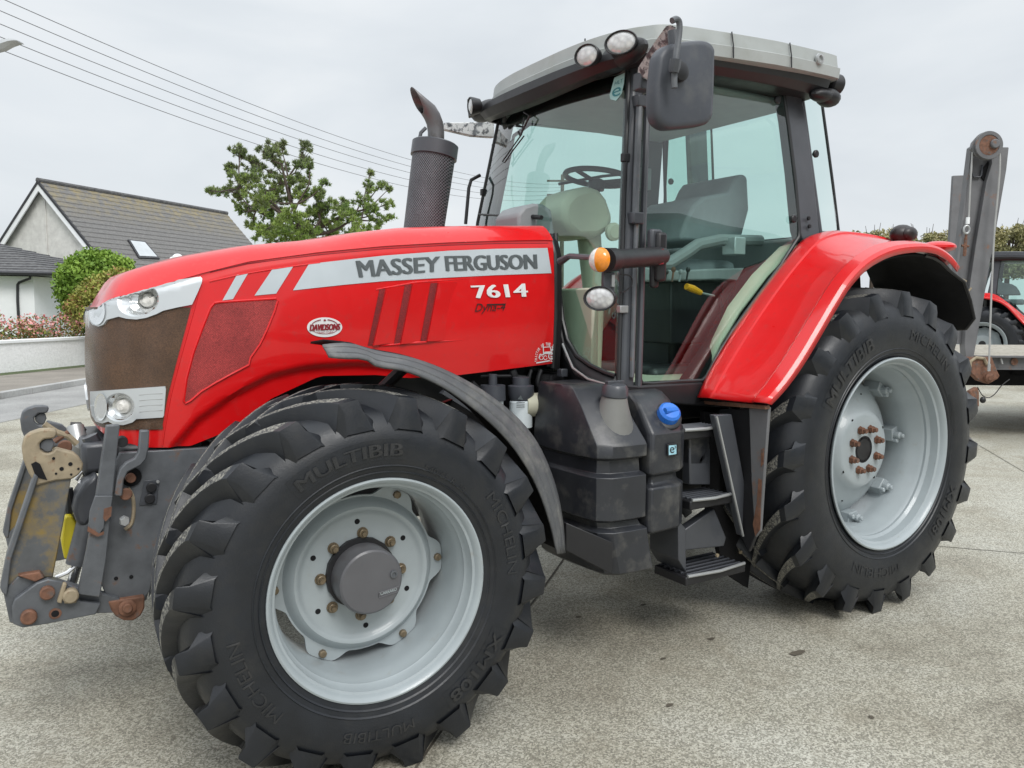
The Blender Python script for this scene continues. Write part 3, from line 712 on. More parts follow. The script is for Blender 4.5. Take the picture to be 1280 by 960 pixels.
    if words:
        for (txt, a0, a1, rb, hgt, bl) in words:     # angles in degrees, as seen from outside, 0 = top, clockwise
            vs2, fs2 = text2d(txt, .0); mb = MB(); sg = 1 if s < 0 else -1
            for kk in (-1, 0, 1) if bl else (0,):
                P = []
                for u, v in vs2:
                    th = sg*R(lerp(a0, a1, u+kk*.007)); r = rb+hgt*v; P.append(W(ac+secA(r)+(.0062 if bl else .0034)+.0002*kk, r, th))
                mb.add(P, fs2)
            mb.build('sidewall_lettering', 'sidetext', w, smooth=False)
            if bl:
                mb = MB(); nn = 24; rows2 = [[W(ac+secA(r)+.0012, r, sg*R(lerp(a0-2.5, a1+2.5, k/nn))) for k in range(nn+1)] for r in (rb-.014, rb+.01, rb+hgt*.5, rb+hgt-.01, rb+hgt+.014)]
                mb.grid(rows2); mb.build('sidewall_panel', 'rubber', w)
    if lean:
        P0 = V((C.x, C.y+s*ac, C.z)); Mx = Matrix.Translation(P0) @ Matrix.Rotation(lean[0], 4, 'Z') @ Matrix.Rotation(lean[1]*-s, 4, 'X') @ Matrix.Translation(-P0)
        for o_ in [w]+list(w.children):
            o_.data.transform(Mx)
            if o_.name.startswith('tyre'):
                for v_ in o_.data.vertices: v_.co.z = max(v_.co.z, .003)
    return w
CF = (-2.891, -1.18, .665); CR = (0, -1.18, .86)
wf = [('MULTIBIB', -36, 8, .470, .042, 1), ('MICHELIN', 54, 92, .480, .042, 0), ('XM108', 118, 150, .480, .045, 1), ('MULTIBIB', 168, 198, .478, .036, 0), ('MICHELIN', 226, 262, .480, .042, 0), ('540/65 R 28', 20, 44, .430, .022, 0)]
wr = [('MULTIBIB', -62, -22, .600, .075, 1), ('MICHELIN', 8, 46, .610, .055, 0), ('650/65 R 38', 60, 84, .57, .028, 0), ('XM108', 112, 140, .600, .06, 1), ('MICHELIN', 172, 210, .610, .048, 0)]
wheel('front', (-2.885,-1.165,.656), -1, T, wf, (-.025, 0.)); wheel('front', (CF[0], 1.18, CF[2]), 1, T, [], (-.025, 0.))
wheel('rear', CR, -1, T, wr); wheel('rear', (CR[0], 1.18, CR[2]), 1, T, [])
# ------------------------------------------------------------------ cab
def yc(z):
    return .77-.08*(z-1.27)/.88 if z < 2.15 else .69-.15*(z-2.15)
def CS(px, py, off=0.):        # point on the sloping near side of the cab
    y = -.7
    for _ in range(8): q = PY(px, py, y-off); y = -yc(q.z)
    return q
def xa(z): return -1.54+.08*(z-1.27)/.88 if z < 2.15 else -1.46+.155*(z-2.15)
def wsx(y, z, off=0.): return xa(z)-.10*(1-(abs(y)/yc(z))**2)-off
def WS(px, py, off=0.):        # point on the bowed windscreen
    x = -1.55
    for _ in range(14):
        q = PX(px, py, x); x = lerp(x, wsx(max(-.8, min(.8, q.y)), q.z, off), .7)
    return q
# front pillars (near one from the photograph, its twin mirrored)
def pill(off, w, n0, n1, z0=1.24, z1=2.82, k=14, dx=0.):
    rows = []
    for i in range(k+1):
        z = lerp(z0, z1, i/k); x, y = xa(z)+dx, -yc(z)-off
        rows.append([V((x+n0, y, z)), V((x+n0+.02, y-w, z)), V((x+n1-.015, y-w, z)), V((x+n1, y, z)), V((x+n1-.01, y+.05, z)), V((x+n0+.01, y+.045, z))])
    return MB().loft(rows)
a, b = both(pill(.0, .022, .005, .095), 'front_pillar', 'charcoal', T, bevel=.008)
s_ = MB(); s_.tube([V((xa(z)+.002, -yc(z)-.004, z)) for z in [1.25+.1*i for i in range(16)]], .011, 8); both(s_, 'windscreen_seal', 'seal', T)
s_ = MB(); s_.tube([V((xa(z)+.118, -yc(z)-.012, z)) for z in [1.25+.1*i for i in range(15)]], .017, 8); both(s_, 'door_frame', 'charcoal', T)
s_ = MB(); s_.tube([V((xa(z)+.045, -yc(z)-.038, z)) for z in [2.05, 2.3, 2.5, 2.62]], .017, 8); s_.tube([V((xa(z)+.06, -yc(z)-.030, z)) for z in [1.3, 1.5, 1.9, 2.05]], .012, 8); both(s_, 'grab_rail', 'steel', T)
for z in (2.04, 2.60):
    h = MB().box((xa(z)+.02, -yc(z)-.06, z-.025), (xa(z)+.085, -yc(z)-.005, z+.03)); both(h, 'hinge', 'charcoal', T, bevel=.006)
h = MB().box((xa(2.33)-.018, -yc(2.33)-.02, 2.31), (xa(2.33)+.02, -yc(2.33)+.01, 2.35)); both(h, 'screen_clip', 'black', T, bevel=.004)
h = MB().box((xa(1.62)-.02, -yc(1.62)-.03, 1.60), (xa(1.62)+.03, -yc(1.62)+.0, 1.635)); both(h, 'screen_clip', 'alu', T, bevel=.004)
# windscreen
NZ_, NY_ = 14, 24; rows = []
zt_ = 2.80
for i in range(NZ_+1):
    v = i/NZ_; rows.append([])
    for k in range(NY_+1):
        u = -1+2*k/NY_; zb_ = 1.26+.12*(1-abs(u)) ; z = lerp(zb_, zt_, v); y = u*(yc(z)-.008); rows[-1].append(V((wsx(y, z), y, z)))
MB().grid(rows).build('windscreen', 'glass', T)
# lower corner seal of the windscreen that shows behind the bonnet
def wsl(pts, r, name, m, off=.004):
    t = MB(); t.tube([WS(x, y, off) for x, y in pts], r, 8); return t.build(name, m, T)
wsl([(694,292),(696,320),(699,365),(703,400),(709,425),(721,445),(738,457),(757,466),(769,470)], .012, 'windscreen_seal', 'seal')
p_ = MB(); A = [(694,292),(699,365),(703,400),(709,425),(721,445),(738,457),(757,466),(770,470)]; B = [(683,292),(686,365),(688,420),(692,450),(702,475),(722,492),(750,505),(775,505)]
p_.grid([[WS(x, y, .002) for x, y in A], [WS(x, y, .002) for x, y in B]]); p_.build('screen_surround', 'black', T, solid=.008)
t = MB(); t.tube([PX(689,300,-1.60), PX(695,360,-1.60), PX(700,410,-1.60), PX(708,447,-1.6), PX(722,468,-1.62), PX(745,478,-1.63), PX(768,484,-1.62)], .013, 8); t.build('heater_hose', 'hose', T)
t = MB(); t.tube([PX(703,430,-1.63), PX(716,460,-1.64), PX(735,474,-1.64), PX(762,482,-1.64)], .006, 8); t.build('cable_run', 'alu', T)
t = MB().box(tuple(PX(703,466,-1.66)-V((.02,.02,.02))), tuple(PX(703,466,-1.66)+V((.02,.02,.02)))); t.build('hose_clip', 'charcoal', T, bevel=.005)
# side door glass with its dark rim
DG = [(811,112),(830,96),(900,92),(968,101),(978,106),(986,160),(994,225),(999,288),(998,297),(975,333),(940,380),(915,415),(895,448),(884,470),(877,476),(850,477),(815,480),(802,479),(799,470),(802,300)]
def planemesh(pts, fn, step=25):
    vs, fs, ed = tri_px(pts, (), step); A = [fn(x, y) for x, y in vs]; F = []
    for f in fs:
        a, b, c = A[f[0]], A[f[1]], A[f[2]]; F.append(f if (b-a).cross(c-a).dot(CAM-a) > 0 else f[::-1])
    return MB().add(A, F)
g = planemesh(DG, lambda x, y: CS(x, y, .006)); both(g, 'door_glass', 'glass', T)
t = MB(); P = [CS(x, y, .006) for x, y in DG]; t.tube(P+[P[0]], .011, 8, cap=False); both(t, 'door_seal', 'seal', T)
# rear pillar
CP = [(976,98),(998,98),(1008,150),(1018,230),(1025,296),(1004,302),(1000,288),(993,215),(985,150)]
m_ = MB().prism([CS(x, y, .012) for x, y in CP], (0, .07, 0)); both(m_, 'rear_pillar', 'charcoal', T, bevel=.006)
for x0, y0 in ((1010,273),(1011,283)):
    b_ = MB(); b_.lathe([(0,.012),(.01,.010),(.01,0)], CS(x0, y0, .02), (0,-1,0), 12); both(b_, 'pillar_bolt', 'black', T)
# rear quarter glass (curves round towards the back)
QG = [(1002,112),(1016,116),(1027,126),(1033,170),(1041,230),(1048,288),(1040,291),(1026,290),(1017,240),(1010,180)]
def QF(x, y):
    q = CS(x, y, .004); d = max(0, q.x+.22); q2 = q
    for _ in range(4): q2 = PY(x, y, -yc(q.z)+.55*max(0, q2.x+.20)**1.3*.7)
    return q2
g = planemesh(QG, QF, 12); both(g, 'quarter_glass', 'glass', T)
t = MB(); P = [QF(x, y) for x, y in QG]; t.tube(P+[P[0]], .009, 8, cap=False); both(t, 'quarter_seal', 'seal', T)
# rear window
ry = .60
rw = MB().add([V((.06,-.62,2.05)), V((.06,.62,2.05)), V((-.05,.55,2.78)), V((-.05,-.55,2.78))], [(0,1,2,3)]); rw.build('rear_window', 'glass', T)
t = MB(); P = [V((.06,-.64,2.04)), V((.06,.64,2.04)), V((-.05,.57,2.79)), V((-.05,-.57,2.79)), V((.06,-.64,2.04))]; t.tube(P, .016, 8); t.build('rear_window_frame', 'charcoal', T)
bw_ = MB().box((-.02,-.62,1.2),(.05,.62,2.04)); bw_.build('cab_back_panel', 'greytrim', T, bevel=.02)
for x0, y0, fn in ((968,126,CS),(988,274,CS),(1016,193,QF)):
    k = MB(); c = fn(x0, y0); k.lathe([(0,.012),(.012,.022),(.022,.022),(.026,.016),(.026,0)], c+V((0,-.004,0)), (0,-1,0), 16); both(k, 'glass_fixing', 'black', T)
# --- roof
RO = [(-1.50,0),(-1.496,.25),(-1.47,.45),(-1.42,.60),(-1.36,.69),(-1.25,.765),(-.9,.785),(-.45,.785),(-.05,.775),(.02,.74),(.05,.60),(.055,.3),(.055,0)]
ROc = catmull(RO, 5)
def roofring(ins, dz0, fx=0.):
    out = []
    for x, y in ROc:
        l = 1-ins/.78; xx = (x+.7)*(1-ins/.76)-.7; yy = y*l
        z = dz0(xx); out.append(V((xx, yy, z)))
    o2 = [V((p.x, -p.y, p.z)) for p in out[::-1][1:-1]]
    return out+o2
zl = lambda d: (lambda x: lerp(2.937, 3.003, min(1, max(0, (x+1.5)/1.0)))+d+(.015*min(1, max(0, (x+.5)/.5))))
rf = MB(); rings = [roofring(.030, zl(-.135)), roofring(.004, zl(-.128)), roofring(.0, zl(-.075)), roofring(.010, zl(-.068)), roofring(.016, zl(-.006)), roofring(.028, zl(.0)), roofring(.30, zl(.022)), roofring(.6, zl(.028))]
rf.loft(rings); roof = rf.build('cab_roof', 'roof', T, ang=22, fix=True)
for x_ in (-.86, -.43):
    sl_ = MB(); sl_.tube([V((x_,-.793,lerp(2.937,3.003,min(1,(x_+1.5)))-.13)), V((x_,-.790,lerp(2.937,3.003,min(1,(x_+1.5)))-.073)), V((x_+.0,-.776,lerp(2.937,3.003,min(1,(x_+1.5)))-.002))], .0035, 6); both(sl_, 'roof_seam', 'black', T)
sl_ = MB(); sl_.lathe([(0,.030),(.012,.028),(.014,.018),(.004,.016),(.004,0)], (-.20,-.782,2.955), (0,-1,0), 24); both(sl_, 'roof_plug', 'alu', T)
# dark underside and visor
uf = MB(); uf.loft([roofring(.085, lambda x: 2.765+.04*min(1, max(0, (x+1.4)))), roofring(.045, lambda x: 2.79+.05*min(1, max(0, (x+1.4)))), roofring(.034, zl(-.134))]); uf.build('roof_underside', 'black', T, ang=30, fix=True)
vz = MB(); 
VP = [(-1.60,0),(-1.592,.25),(-1.565,.45),(-1.515,.62),(-1.44,.73),(-1.33,.785),(-1.15,.80)]; VPc = catmull(VP, 4)
def vring(d, z): 
    P = [V((x+d, y-(d*.4 if abs(y) > .5 else 0), z+.02*(x+1.5)+.075*(abs(y)/.8)**2*max(0, (2.83-z)/.13))) for x, y in VPc]; return [V((p.x, -p.y, p.z)) for p in P[::-1]]+P[1:]
vo = [vring(.09,2.70), vring(.055,2.715), vring(.03,2.76), vring(.035,2.80), vring(.09,2.825), vring(.2,2.83)]
vz.grid(vo, flip=True); vz.build('roof_visor', 'black', T, fix=True, solid=.01)
def lampunit(c, ax, rx, rz, name='work_lamp', body='black', lens='lamp', dep=.06, w=None):
    c = V(c); ax = V(ax).normalized(); u = V((0,0,1)); u = (u-ax*u.dot(ax)).normalized(); v = ax.cross(u)
    def ring(d, s): return [c+ax*d+v*(rx*s*cos(2*pi*k/28))+u*(rz*s*sin(2*pi*k/28)) for k in range(28)]
    m_ = MB(); m_.loft([ring(-dep, .45), ring(-dep*.8, .85), ring(-.012, 1.06), ring(.006, 1.13), ring(.011, 1.08), ring(.008, 1.0), ring(0, .98)])
    o = m_.build(name, body, T); l = MB(); r = [ring(.001, .97), ring(.008, .80), ring(.012, .45), ring(.013, .1)]; l.grid(r, closed=True); l.f.append(tuple(range(84, 112))); l.m.append(0); l.build('lamp_lens', lens, o, fix=True)
    return o
for s in (-1, 1):
    lampunit((-1.580, s*.555, 2.800), (-1, s*.30, -.12), .062, .047)
    lampunit((-1.505, s*.712, 2.830), (-1, s*.55, -.10), .072, .048)
    pd_ = MB(); pd_.ell((-1.43, s*.64, 2.812), (.055,.165,.062), 18, 10); pd_.build('lamp_pod', 'black', T)
for s in (-1, 1):
    lampunit((.085, s*.68, 2.885), (1, s*.05, -.1), .055, .055, 'rear_work_lamp'); 
    b_ = MB(); b_.ell((.0, s*.70, 2.80), (.08,.06,.05)); b_.ell((-.07, s*.71, 2.80), (.09,.05,.035)); b_.build('rear_lamp_housing', 'black', T)
t = MB(); t.tube([V((-1.40,-.30,2.9)), V((-1.40,-.30,2.98))], .004, 6); t.build('aerial_stub', 'black', T)
# far end spot lamps seen past the roof
# sticker on the windscreen
stq = [WS(x, y, .004) for x, y in ((768,97),(781,91),(780,104),(777,117),(770,126),(763,124),(762,119))]
MB().add(stq, [tuple(range(7))]).build('screen_sticker', mat('pale teal sticker', (.42,.66,.64), .4), T)
tx = MB(); 
for txt, q in (('HLT', [(769,102),(779,98),(778,103),(768,107)]), ('e', [(765,112),(777,107),(775,119),(765,122)])):
    vs, fs = text2d(txt); tx.add([WS(*bil(q, u, v), .0065) for u, v in vs], fs)
tx.build('sticker_print', 'signteal', T, smooth=False)
# wipers
t = MB(); t.tube([WS(655,147,.03), WS(652,168,.03), WS(640,185,.03), WS(628,202,.03), WS(631,203,.03), WS(642,187,.03), WS(655,170,.03)], .004, 6); t.tube([WS(655,140,.03), WS(662,145,.03), WS(650,170,.03), WS(648,165,.03)], .006, 6); t.build('wiper_arm', 'black', T)
t = MB(); t.tube([WS(598,268,.02), WS(640,270,.02), WS(677,272,.02)], .006, 6); t.tube([WS(655,270,.03), WS(677,272,.03)], .012, 8); t.build('wiper_arm', 'black', T)
# sun blind
rows = [[V((wsx(y, z, -.05), y, z)) for y in [(-.55+.1*k) for k in range(12)]] for z in (2.76, 2.68)]
MB().grid(rows).build('sun_blind', 'matt', T, solid=.01)
# --- inside the cab
MB().box((-1.45,-.60,1.20),(.0,.60,1.25)).build('cab_floor', 'cream', T, bevel=.01)
MB().box((-1.50,-.66,1.05),(-.1,.66,1.199)).build('cab_base', 'black', T, bevel=.02)
MB().box((-1.35,-.56,2.755),(-.1,.56,2.80)).build('roof_lining', 'greytrim', T, bevel=.02)
sb = MB(); BP = [(850,300),(857,277),(868,256),(880,246),(912,240),(918,226),(923,219),(930,217),(935,221),(937,262),(928,296),(905,305)]
pts = [PY(x, y, -.24) for x, y in BP]; sb.prism(pts, (0,.48,0)); sb.build('seat_backrest', 'seat', T, bevel=.03)
c0 = PY(875, 330, -.24); MB().box((c0.x-.25,-.25,c0.z-.10),(c0.x+.30,.25,c0.z+.03)).build('seat_cushion', 'seat', T, bevel=.04)
MB().box((c0.x-.15,-.18,1.25),(c0.x+.2,.18,c0.z-.1)).build('seat_base', 'black', T, bevel=.03)
ar = MB(); ar.tube([PY(806,330,-.32), PY(835,330,-.32), PY(856,317,-.32), PY(872,306,-.32), PY(900,300,-.32), PY(950,301,-.32)], .035, 10); ar.build('armrest', 'greytrim', T)
MB().prism([PY(x, y, -.35) for x, y in ((806,334),(850,338),(885,336),(960,334),(975,345),(930,352),(900,350),(806,352))], (0,.3,0)).build('side_console', 'greytrim', T, bevel=.01)
MB().prism([PY(x, y, -.30) for x, y in ((838,352),(905,352),(900,400),(880,430),(838,430))], (0,.3,0)).build('control_pod', 'black', T, bevel=.01)
lv = MB(); lv.tube([PY(858,358,-.42), PY(866,361,-.42), PY(876,366,-.42)], [.018,.021,.015], 10); a_ = lv.build('lever_grip', 'orange', T); t = MB(); t.tube([PY(876,366,-.42), PY(893,370,-.42)], .006, 6); t.build('lever_rod', 'alu', T)
for k in range(5):
    t = MB(); x0 = 822+k*9; t.tube([PY(x0,352,-.40), PY(x0+2,338+k%2*3,-.40)], .006, 6); t.ell(PY(x0+2,337+k%2*3,-.40), (.013,.013,.016), 8, 5); t.build('control_lever', ('greytrim','black','rust')[k%3], T)
cp = MB(); cp.box(tuple(PY(918,308,-.36)-V((.05,.05,.05))), tuple(PY(918,308,-.36)+V((.04,.05,.05)))); cp.build('drinks_carton', 'silver', T, bevel=.006)
# cream inner fender trim following the door sill
A = [(1003,303),(960,345),(925,390),(900,430),(885,472)]; B = [(976,310),(941,345),(911,385),(892,425),(877,470)]
rws = [[CS(x, y, -.03) for x, y in A], [CS(x, y, -.10) for x, y in B], [CS(x, y, -.25) for x, y in B]]
cr = MB().grid(rws); both(cr, 'inner_fender_trim', 'cream', T, solid=.02)
# steering column, wheel, binnacle
bn = MB(); c = PY(735, 268, -.02); bn.prism([PY(x, y, -.15) for x, y in ((703,266),(707,250),(718,238),(736,232),(750,235),(760,248),(768,272),(764,288),(748,297),(724,298),(708,284))], (0,.30,0)); bn.build('dash_binnacle', 'cream', T, bevel=.045)
bn = MB(); bn.lathe([(0,.05),(.02,.05),(.03,.035),(.03,0)], PY(765,290,-.17), (0,-1,0), 20); bn.build('dash_dial', 'cream', T)
co = MB(); co.tube([c+V((.0,0,-.05)), c+V((.05,0,-.45)), V((c.x+.0,0,1.25))], [.07,.06,.10], 14); co.build('steering_column', 'cream', T)
sw = MB(); cc = PY(747, 222, 0); nrm = V((.14,0,1)).normalized(); u_ = nrm.orthogonal().normalized(); v_ = nrm.cross(u_)
ring = [cc+(u_*cos(2*pi*k/40)+v_*sin(2*pi*k/40))*.185 for k in range(41)]; sw.tube(ring, .016, 8, cap=False)
for k in (3, 16, 30): sw.tube([cc-nrm*.03, ring[k]], .012, 6)
sw.lathe([(-.05,.045),(0,.05),(.01,.03),(.01,0)], cc-nrm*.02, nrm, 16); sw.tube([cc-nrm*.04, c], .03, 8); sw.build('steering_wheel', 'black', T)
dp = MB(); dp.prism([PY(x, y, -.12) for x, y in ((648,300),(648,268),(656,258),(668,254),(680,255),(690,262),(695,300))], (0,.24,0)); dp.build('front_console', 'greytrim', T, bevel=.015)
# lower front wall of the cab, cream inside
MB().box((-1.56,-.60,1.2),(-1.52,.60,1.72)).build('front_wall', 'cream', T, bevel=.01)
# grab bar and gear seen through the door
t = MB(); t.tube([V((-.9,.62,2.42)), V((-.55,.61,2.50)), V((-.25,.60,2.55))], .010, 8); t.build('far_grab_bar', 'black', T)
t = MB(); t.tube([V((-.32,.50,2.50)), V((-.36,.50,2.42)), V((-.34,.50,2.22)), V((-.26,.50,2.14)), V((-.18,.52,2.12))], .010, 8); t.box((-.36,.48,2.42),(-.24,.56,2.56)); t.build('inner_mirror', 'greytrim', T)
pp_ = MB().prism([PY(x, y, .66) for x, y in ((861,140),(883,140),(889,300),(868,310))], (0,.05,0)); pp_.build('middle_pillar', 'charcoal', T, bevel=.01)
# ------------------------------------------------------------------ rear fenders
FI = [(872,497),(884,470),(899,443),(921,408),(948,370),(978,331),(1003,301),(1020,291),(1049,293)]
FO = [(961,505),(981,483),(1003,452),(1024,417),(1045,381),(1064,352),(1088,329),(1118,315),(1150,311)]
def arcpts(n):        # outer lip continues over the wheel
    return n
inn = [CS(x, y, .035) for x, y in FI[:7]]; 
fo = [PY(x, y, -1.20) for x, y in FO]; fo += [PY(1172,314,-1.20), PY(1188,324,-1.19), PY(1198,336,-1.18)]
inn = inn+[V((inn[-1].x+.13, -.76, 2.045)), V((.02,-.78,2.055)), V((.30,-.80,2.035)), V((.46,-.80,2.0)), V((.58,-.80,1.93))]
N = 40
def resample(P, n):
    L_ = [0]
    for a, b in zip(P, P[1:]): L_.append(L_[-1]+(b-a).length)
    out = []
    for i in range(n):
        d = L_[-1]*i/(n-1); k = max(j for j in range(len(L_)) if L_[j] <= d+1e-9); k = min(k, len(P)-2)
        out.append(P[k].lerp(P[k+1], (d-L_[k])/(L_[k+1]-L_[k])))
    return out
fi_, fo_ = resample([V(p) for p in catmull([tuple(p) for p in inn], 6)], N), resample([V(p) for p in catmull([tuple(p) for p in fo], 6)], N)
rws = []
for a, b in zip(fi_, fo_):
    row = []; cdir = (V((0,0,.86))-V((b.x*1., 0, b.z))); nr = V((-cdir.x, 0, -cdir.z)).normalized()
    k = smooth01((a.x+1.1)/.5)
    for t, h in ((0,0),(.06,.008),(.18,.014),(.215,.014),(.225,.006),(.30,.001),(.55,.0),(.77,.002),(.80,.006),(.825,.019),(.84,.023),(.97,.020),(1,.010)):
        p = a.lerp(b, t)+nr*h*1.1; row.append(p)
    row.append(b+nr*-.018+V((0,.002,0)))
    rws.append(row)
f_ = MB().grid(rws); both(f_, 'rear_fender', 'red', T, ang=28, solid=.008)
# black liner below the fender and the flap behind it
lin = MB(); rws2 = []
for r_ in rws[::2]:
    a, b = r_[0], r_[-1]; cdir = V((-b.x, 0, .86-b.z)).normalized(); rws2.append([b+cdir*.012+V((0,.03,0)), b.lerp(a, .5)+cdir*.03, a+cdir*.05+V((0,.02,0)), V((a.x, -.60, a.z-.05))])
fl = [[PY(x, y, yy) for x, y in ((1196,334),(1207,355),(1215,378),(1219,400),(1212,410))] for yy in (-1.17,)]
e0 = rws2[-1]
ext = []
for k, (x, y) in enumerate(((1205,352),(1213,375),(1218,398),(1208,411),(1192,412))):
    q = PY(x, y, -1.15 if k < 3 else (-1.08 if k == 3 else -.98)); ext.append([q, V((q.x+.01, -.9 if k < 4 else -.88, q.z+(0 if k < 4 else .0))), V((q.x, -.72, q.z)), V((q.x-.02, -.60, q.z))])
lin.grid(rws2+ext); both(lin, 'fender_liner', 'matt', T, solid=.012)
lp = MB(); P = [r[0]+V((0,-.004,0)) for r in rws2[-4:]]+[e[0] for e in ext]; lp.tube(P, .009, 8); both(lp, 'liner_edge', 'black', T)
for x, y in ((888,490),(936,493),(1000,338)):
    b_ = MB(); q = PY(x, y, -.93 if x != 888 else -.86); b_.lathe([(0,.010),(.01,.009),(.012,0)], q+V((0,-.10 if x == 936 else -.02,0)), (0,-1,0), 10); 
# rear working lamp on fender top
b_ = MB(); q = PY(1128, 293, -.95); b_.ell(q, (.085,.06,.055)); b_.ell(q+V((.0,-.045,.0)), (.06,.03,.04)); b_.tube([q, q-V((0,0,.09))], .02, 8); both(b_, 'fender_lamp', 'text_black', T)
b_ = MB(); q = PY(1172, 309, -1.0); b_.ell(q, (.10,.10,.035)); both(b_, 'fender_bulge', 'red', T)
# inner wall of the wheel house
MB().prism([V((-1.05,0,1.0)), V((-.9,0,1.3)), V((-.5,0,1.85)), V((0,0,2.02)), V((.5,0,1.9)), V((.55,0,1.0))], (0,.02,0))
iw = MB().prism([V((-1.05,-.60,1.0)), V((-.9,-.60,1.3)), V((-.5,-.60,1.85)), V((0,-.60,2.0)), V((.5,-.60,1.9)), V((.60,-.60,1.3)), V((.4,-.60,1.0))], (0,.02,0)); both(iw, 'wheel_house_wall', 'matt', T)
# support brackets below the fender front
def XP(pts, x, t): return MB().prism([PX(a_, b_, x) for a_, b_ in pts], (t, 0, 0))
XP(((898,512),(938,511),(940,600),(944,671),(936,690),(925,668),(905,600)), -.955, .02).build('fender_support', 'black', T, bevel=.004)
sp_ = XP(((936,510),(961,509),(955,590),(950,664),(944,672),(939,600)), -.975, .018).build('support_face', 'rampsteel', T, bevel=.004)
XP(((948,598),(952,600),(950,662),(944,670),(941,655),(946,628)), -.9775, .002).build('worn_edge', 'rust', sp_)
XP(((951,562),(955,560),(954,580),(951,584)), -.9775, .002).build('worn_edge', 'rust', sp_)
XP(((876,499),(957,507),(957,512),(876,505)), -1.0, .03).build('fender_bracket', 'rust', T, bevel=.003)
bk = MB().prism([PY(x, y, -1.03) for x, y in ((893,519),(915,518),(943,668),(927,670))], (0,.035,0)); bk.build('handrail_post', 'charcoal', T, bevel=.005)
t = MB(); t.tube([PY(896,521,-1.045), PY(929,670,-1.045)], .006, 6); t.build('handrail_edge', 'alu', T)
MB().prism([PY(x, y, -.80) for x, y in ((880,515),(960,520),(935,735),(905,715),(880,600))], (0,.03,0)).build('step_side_plate', 'matt', T)
# --- steps
def step(poly, y0, depth, name='step_tread'):
    s = MB(); s.prism([PY(x, y, y0) for x, y in poly], (0, depth, 0)); return s.build(name, 'black', T, bevel=.006)
zt1 = PY(875,612,-1.02).z; x0, x1 = PY(852,612,-1.02).x, PY(910,618,-1.02).x
def tread(x0, x1, z, y0, y1):
    t = MB(); t.box((x0,y0,z-.055),(x1,y1,z-.012)); o = t.build('step_tread', 'black', T, bevel=.006)
    e = MB(); e.tube([V((x0+.01,y0+.0,z-.008)), V(((x0+x1)/2,y0-.02,z-.008)), V((x1-.01,y0+.0,z-.008))], .008, 8); e.build('tread_nosing', 'alu', o)
    b = MB(); nb = 6
    for k in range(nb): yy = lerp(y0+.02, y1-.02, k/(nb-1)); b.tube([V((x0+.02,yy,z-.008)), V((x1-.02,yy,z-.008))], .006, 6)
    b.build('tread_bars', 'charcoal', o)
tread(-1.30,-1.02,.745,-1.02,-.84)
tread(PY(858,712,-1.02).x, PY(932,708,-1.02).x, .385, -1.02,-.80)
tread(-1.32,-1.06,1.07,-.98,-.84)
MB().prism([PY(x, y, -.98) for x, y in ((848,700),(858,716),(857,660),(848,650))], (0,.2,0)).build('step_hanger', 'charcoal', T, bevel=.004)
t = MB().prism([PY(x, y, -.96) for x, y in ((852,665),(893,636),(908,672),(905,683),(856,688))], (0,.05,0)); t.build('step_riser', 'charcoal', T, bevel=.005)
t = MB().prism([PY(x, y, -.93) for x, y in ((862,560),(888,560),(888,606),(862,606))], (0,.05,0)); t.build('toolbox_face', 'charcoal', T, bevel=.005)
MB().prism([PY(x, y, -.93) for x, y in ((862,536),(888,540),(888,582),(862,582))], (0,.06,0)).build('toolbox', 'tank', T, bevel=.01)
for x, y, yy in ((909,602,-.82),(925,690,-.82),(896,694,-.93)):
    b = MB(); b.lathe([(0,.010),(.008,.009),(.008,0)], PY(x, y, yy), (0,-1,0), 10); b.build('step_bolt', 'tan', T)
# --- fuel tank made of stacked plan sections with grooves
def tank(pl, levels, name, m):
    """pl: plan polygon, levels: (z, inset)"""
    cx = sum(p[0] for p in pl)/len(pl); cy = sum(p[1] for p in pl)/len(pl); rings = []
    for z, ins, sk in levels:
        r = []
        for x, y in pl:
            if ins < 0: r.append(V((lerp(x, cx, -ins*.35), lerp(y, -.58, -ins), z))); continue
            dx, dy = cx-x, cy-y; l = sqrt(dx*dx+dy*dy); r.append(V((x+dx/l*ins+sk, y+dy/l*ins, z)))
        rings.append(r)
    return MB().loft(rings).build(name, m, T, ang=28, bevel=.007, fix=True)
P1 = [(-1.86,-.55),(-1.87,-.72),(-1.865,-.92),(-1.845,-1.01),(-1.79,-1.05),(-1.70,-1.06),(-1.61,-1.06),(-1.595,-1.04),(-1.595,-.55)]
L1 = [(.46,.03,.05),(.475,.0,.05),(.60,.0,.02),(.66,.0,.01),(.675,.03,.01),(.70,.035,.0),(.715,.0,.0),(.86,.0,0),(.90,-.002,0),(.915,.03,0),(.97,.035,0),(.985,.0,0),(1.035,.0,0),(1.05,-.02,0),(1.20,-.30,0),(1.262,-.44,0),(1.278,-.52,0),(1.28,-.56,0)]
tank(P1, L1, 'fuel_tank', 'tank')
P2 = [(-1.585,-.60),(-1.585,-1.04),(-1.57,-1.06),(-1.40,-1.05),(-1.33,-1.0),(-1.30,-.90),(-1.30,-.60)]
L2 = [(.62,.03,0),(.635,.0,0),(.83,0,0),(.845,.03,0),(.88,.035,0),(.895,.0,0),(1.07,.0,0),(1.085,-.02,0),(1.20,-.22,0),(1.235,-.34,0),(1.242,-.42,0)]
tank(P2, L2, 'additive_tank', 'tank')
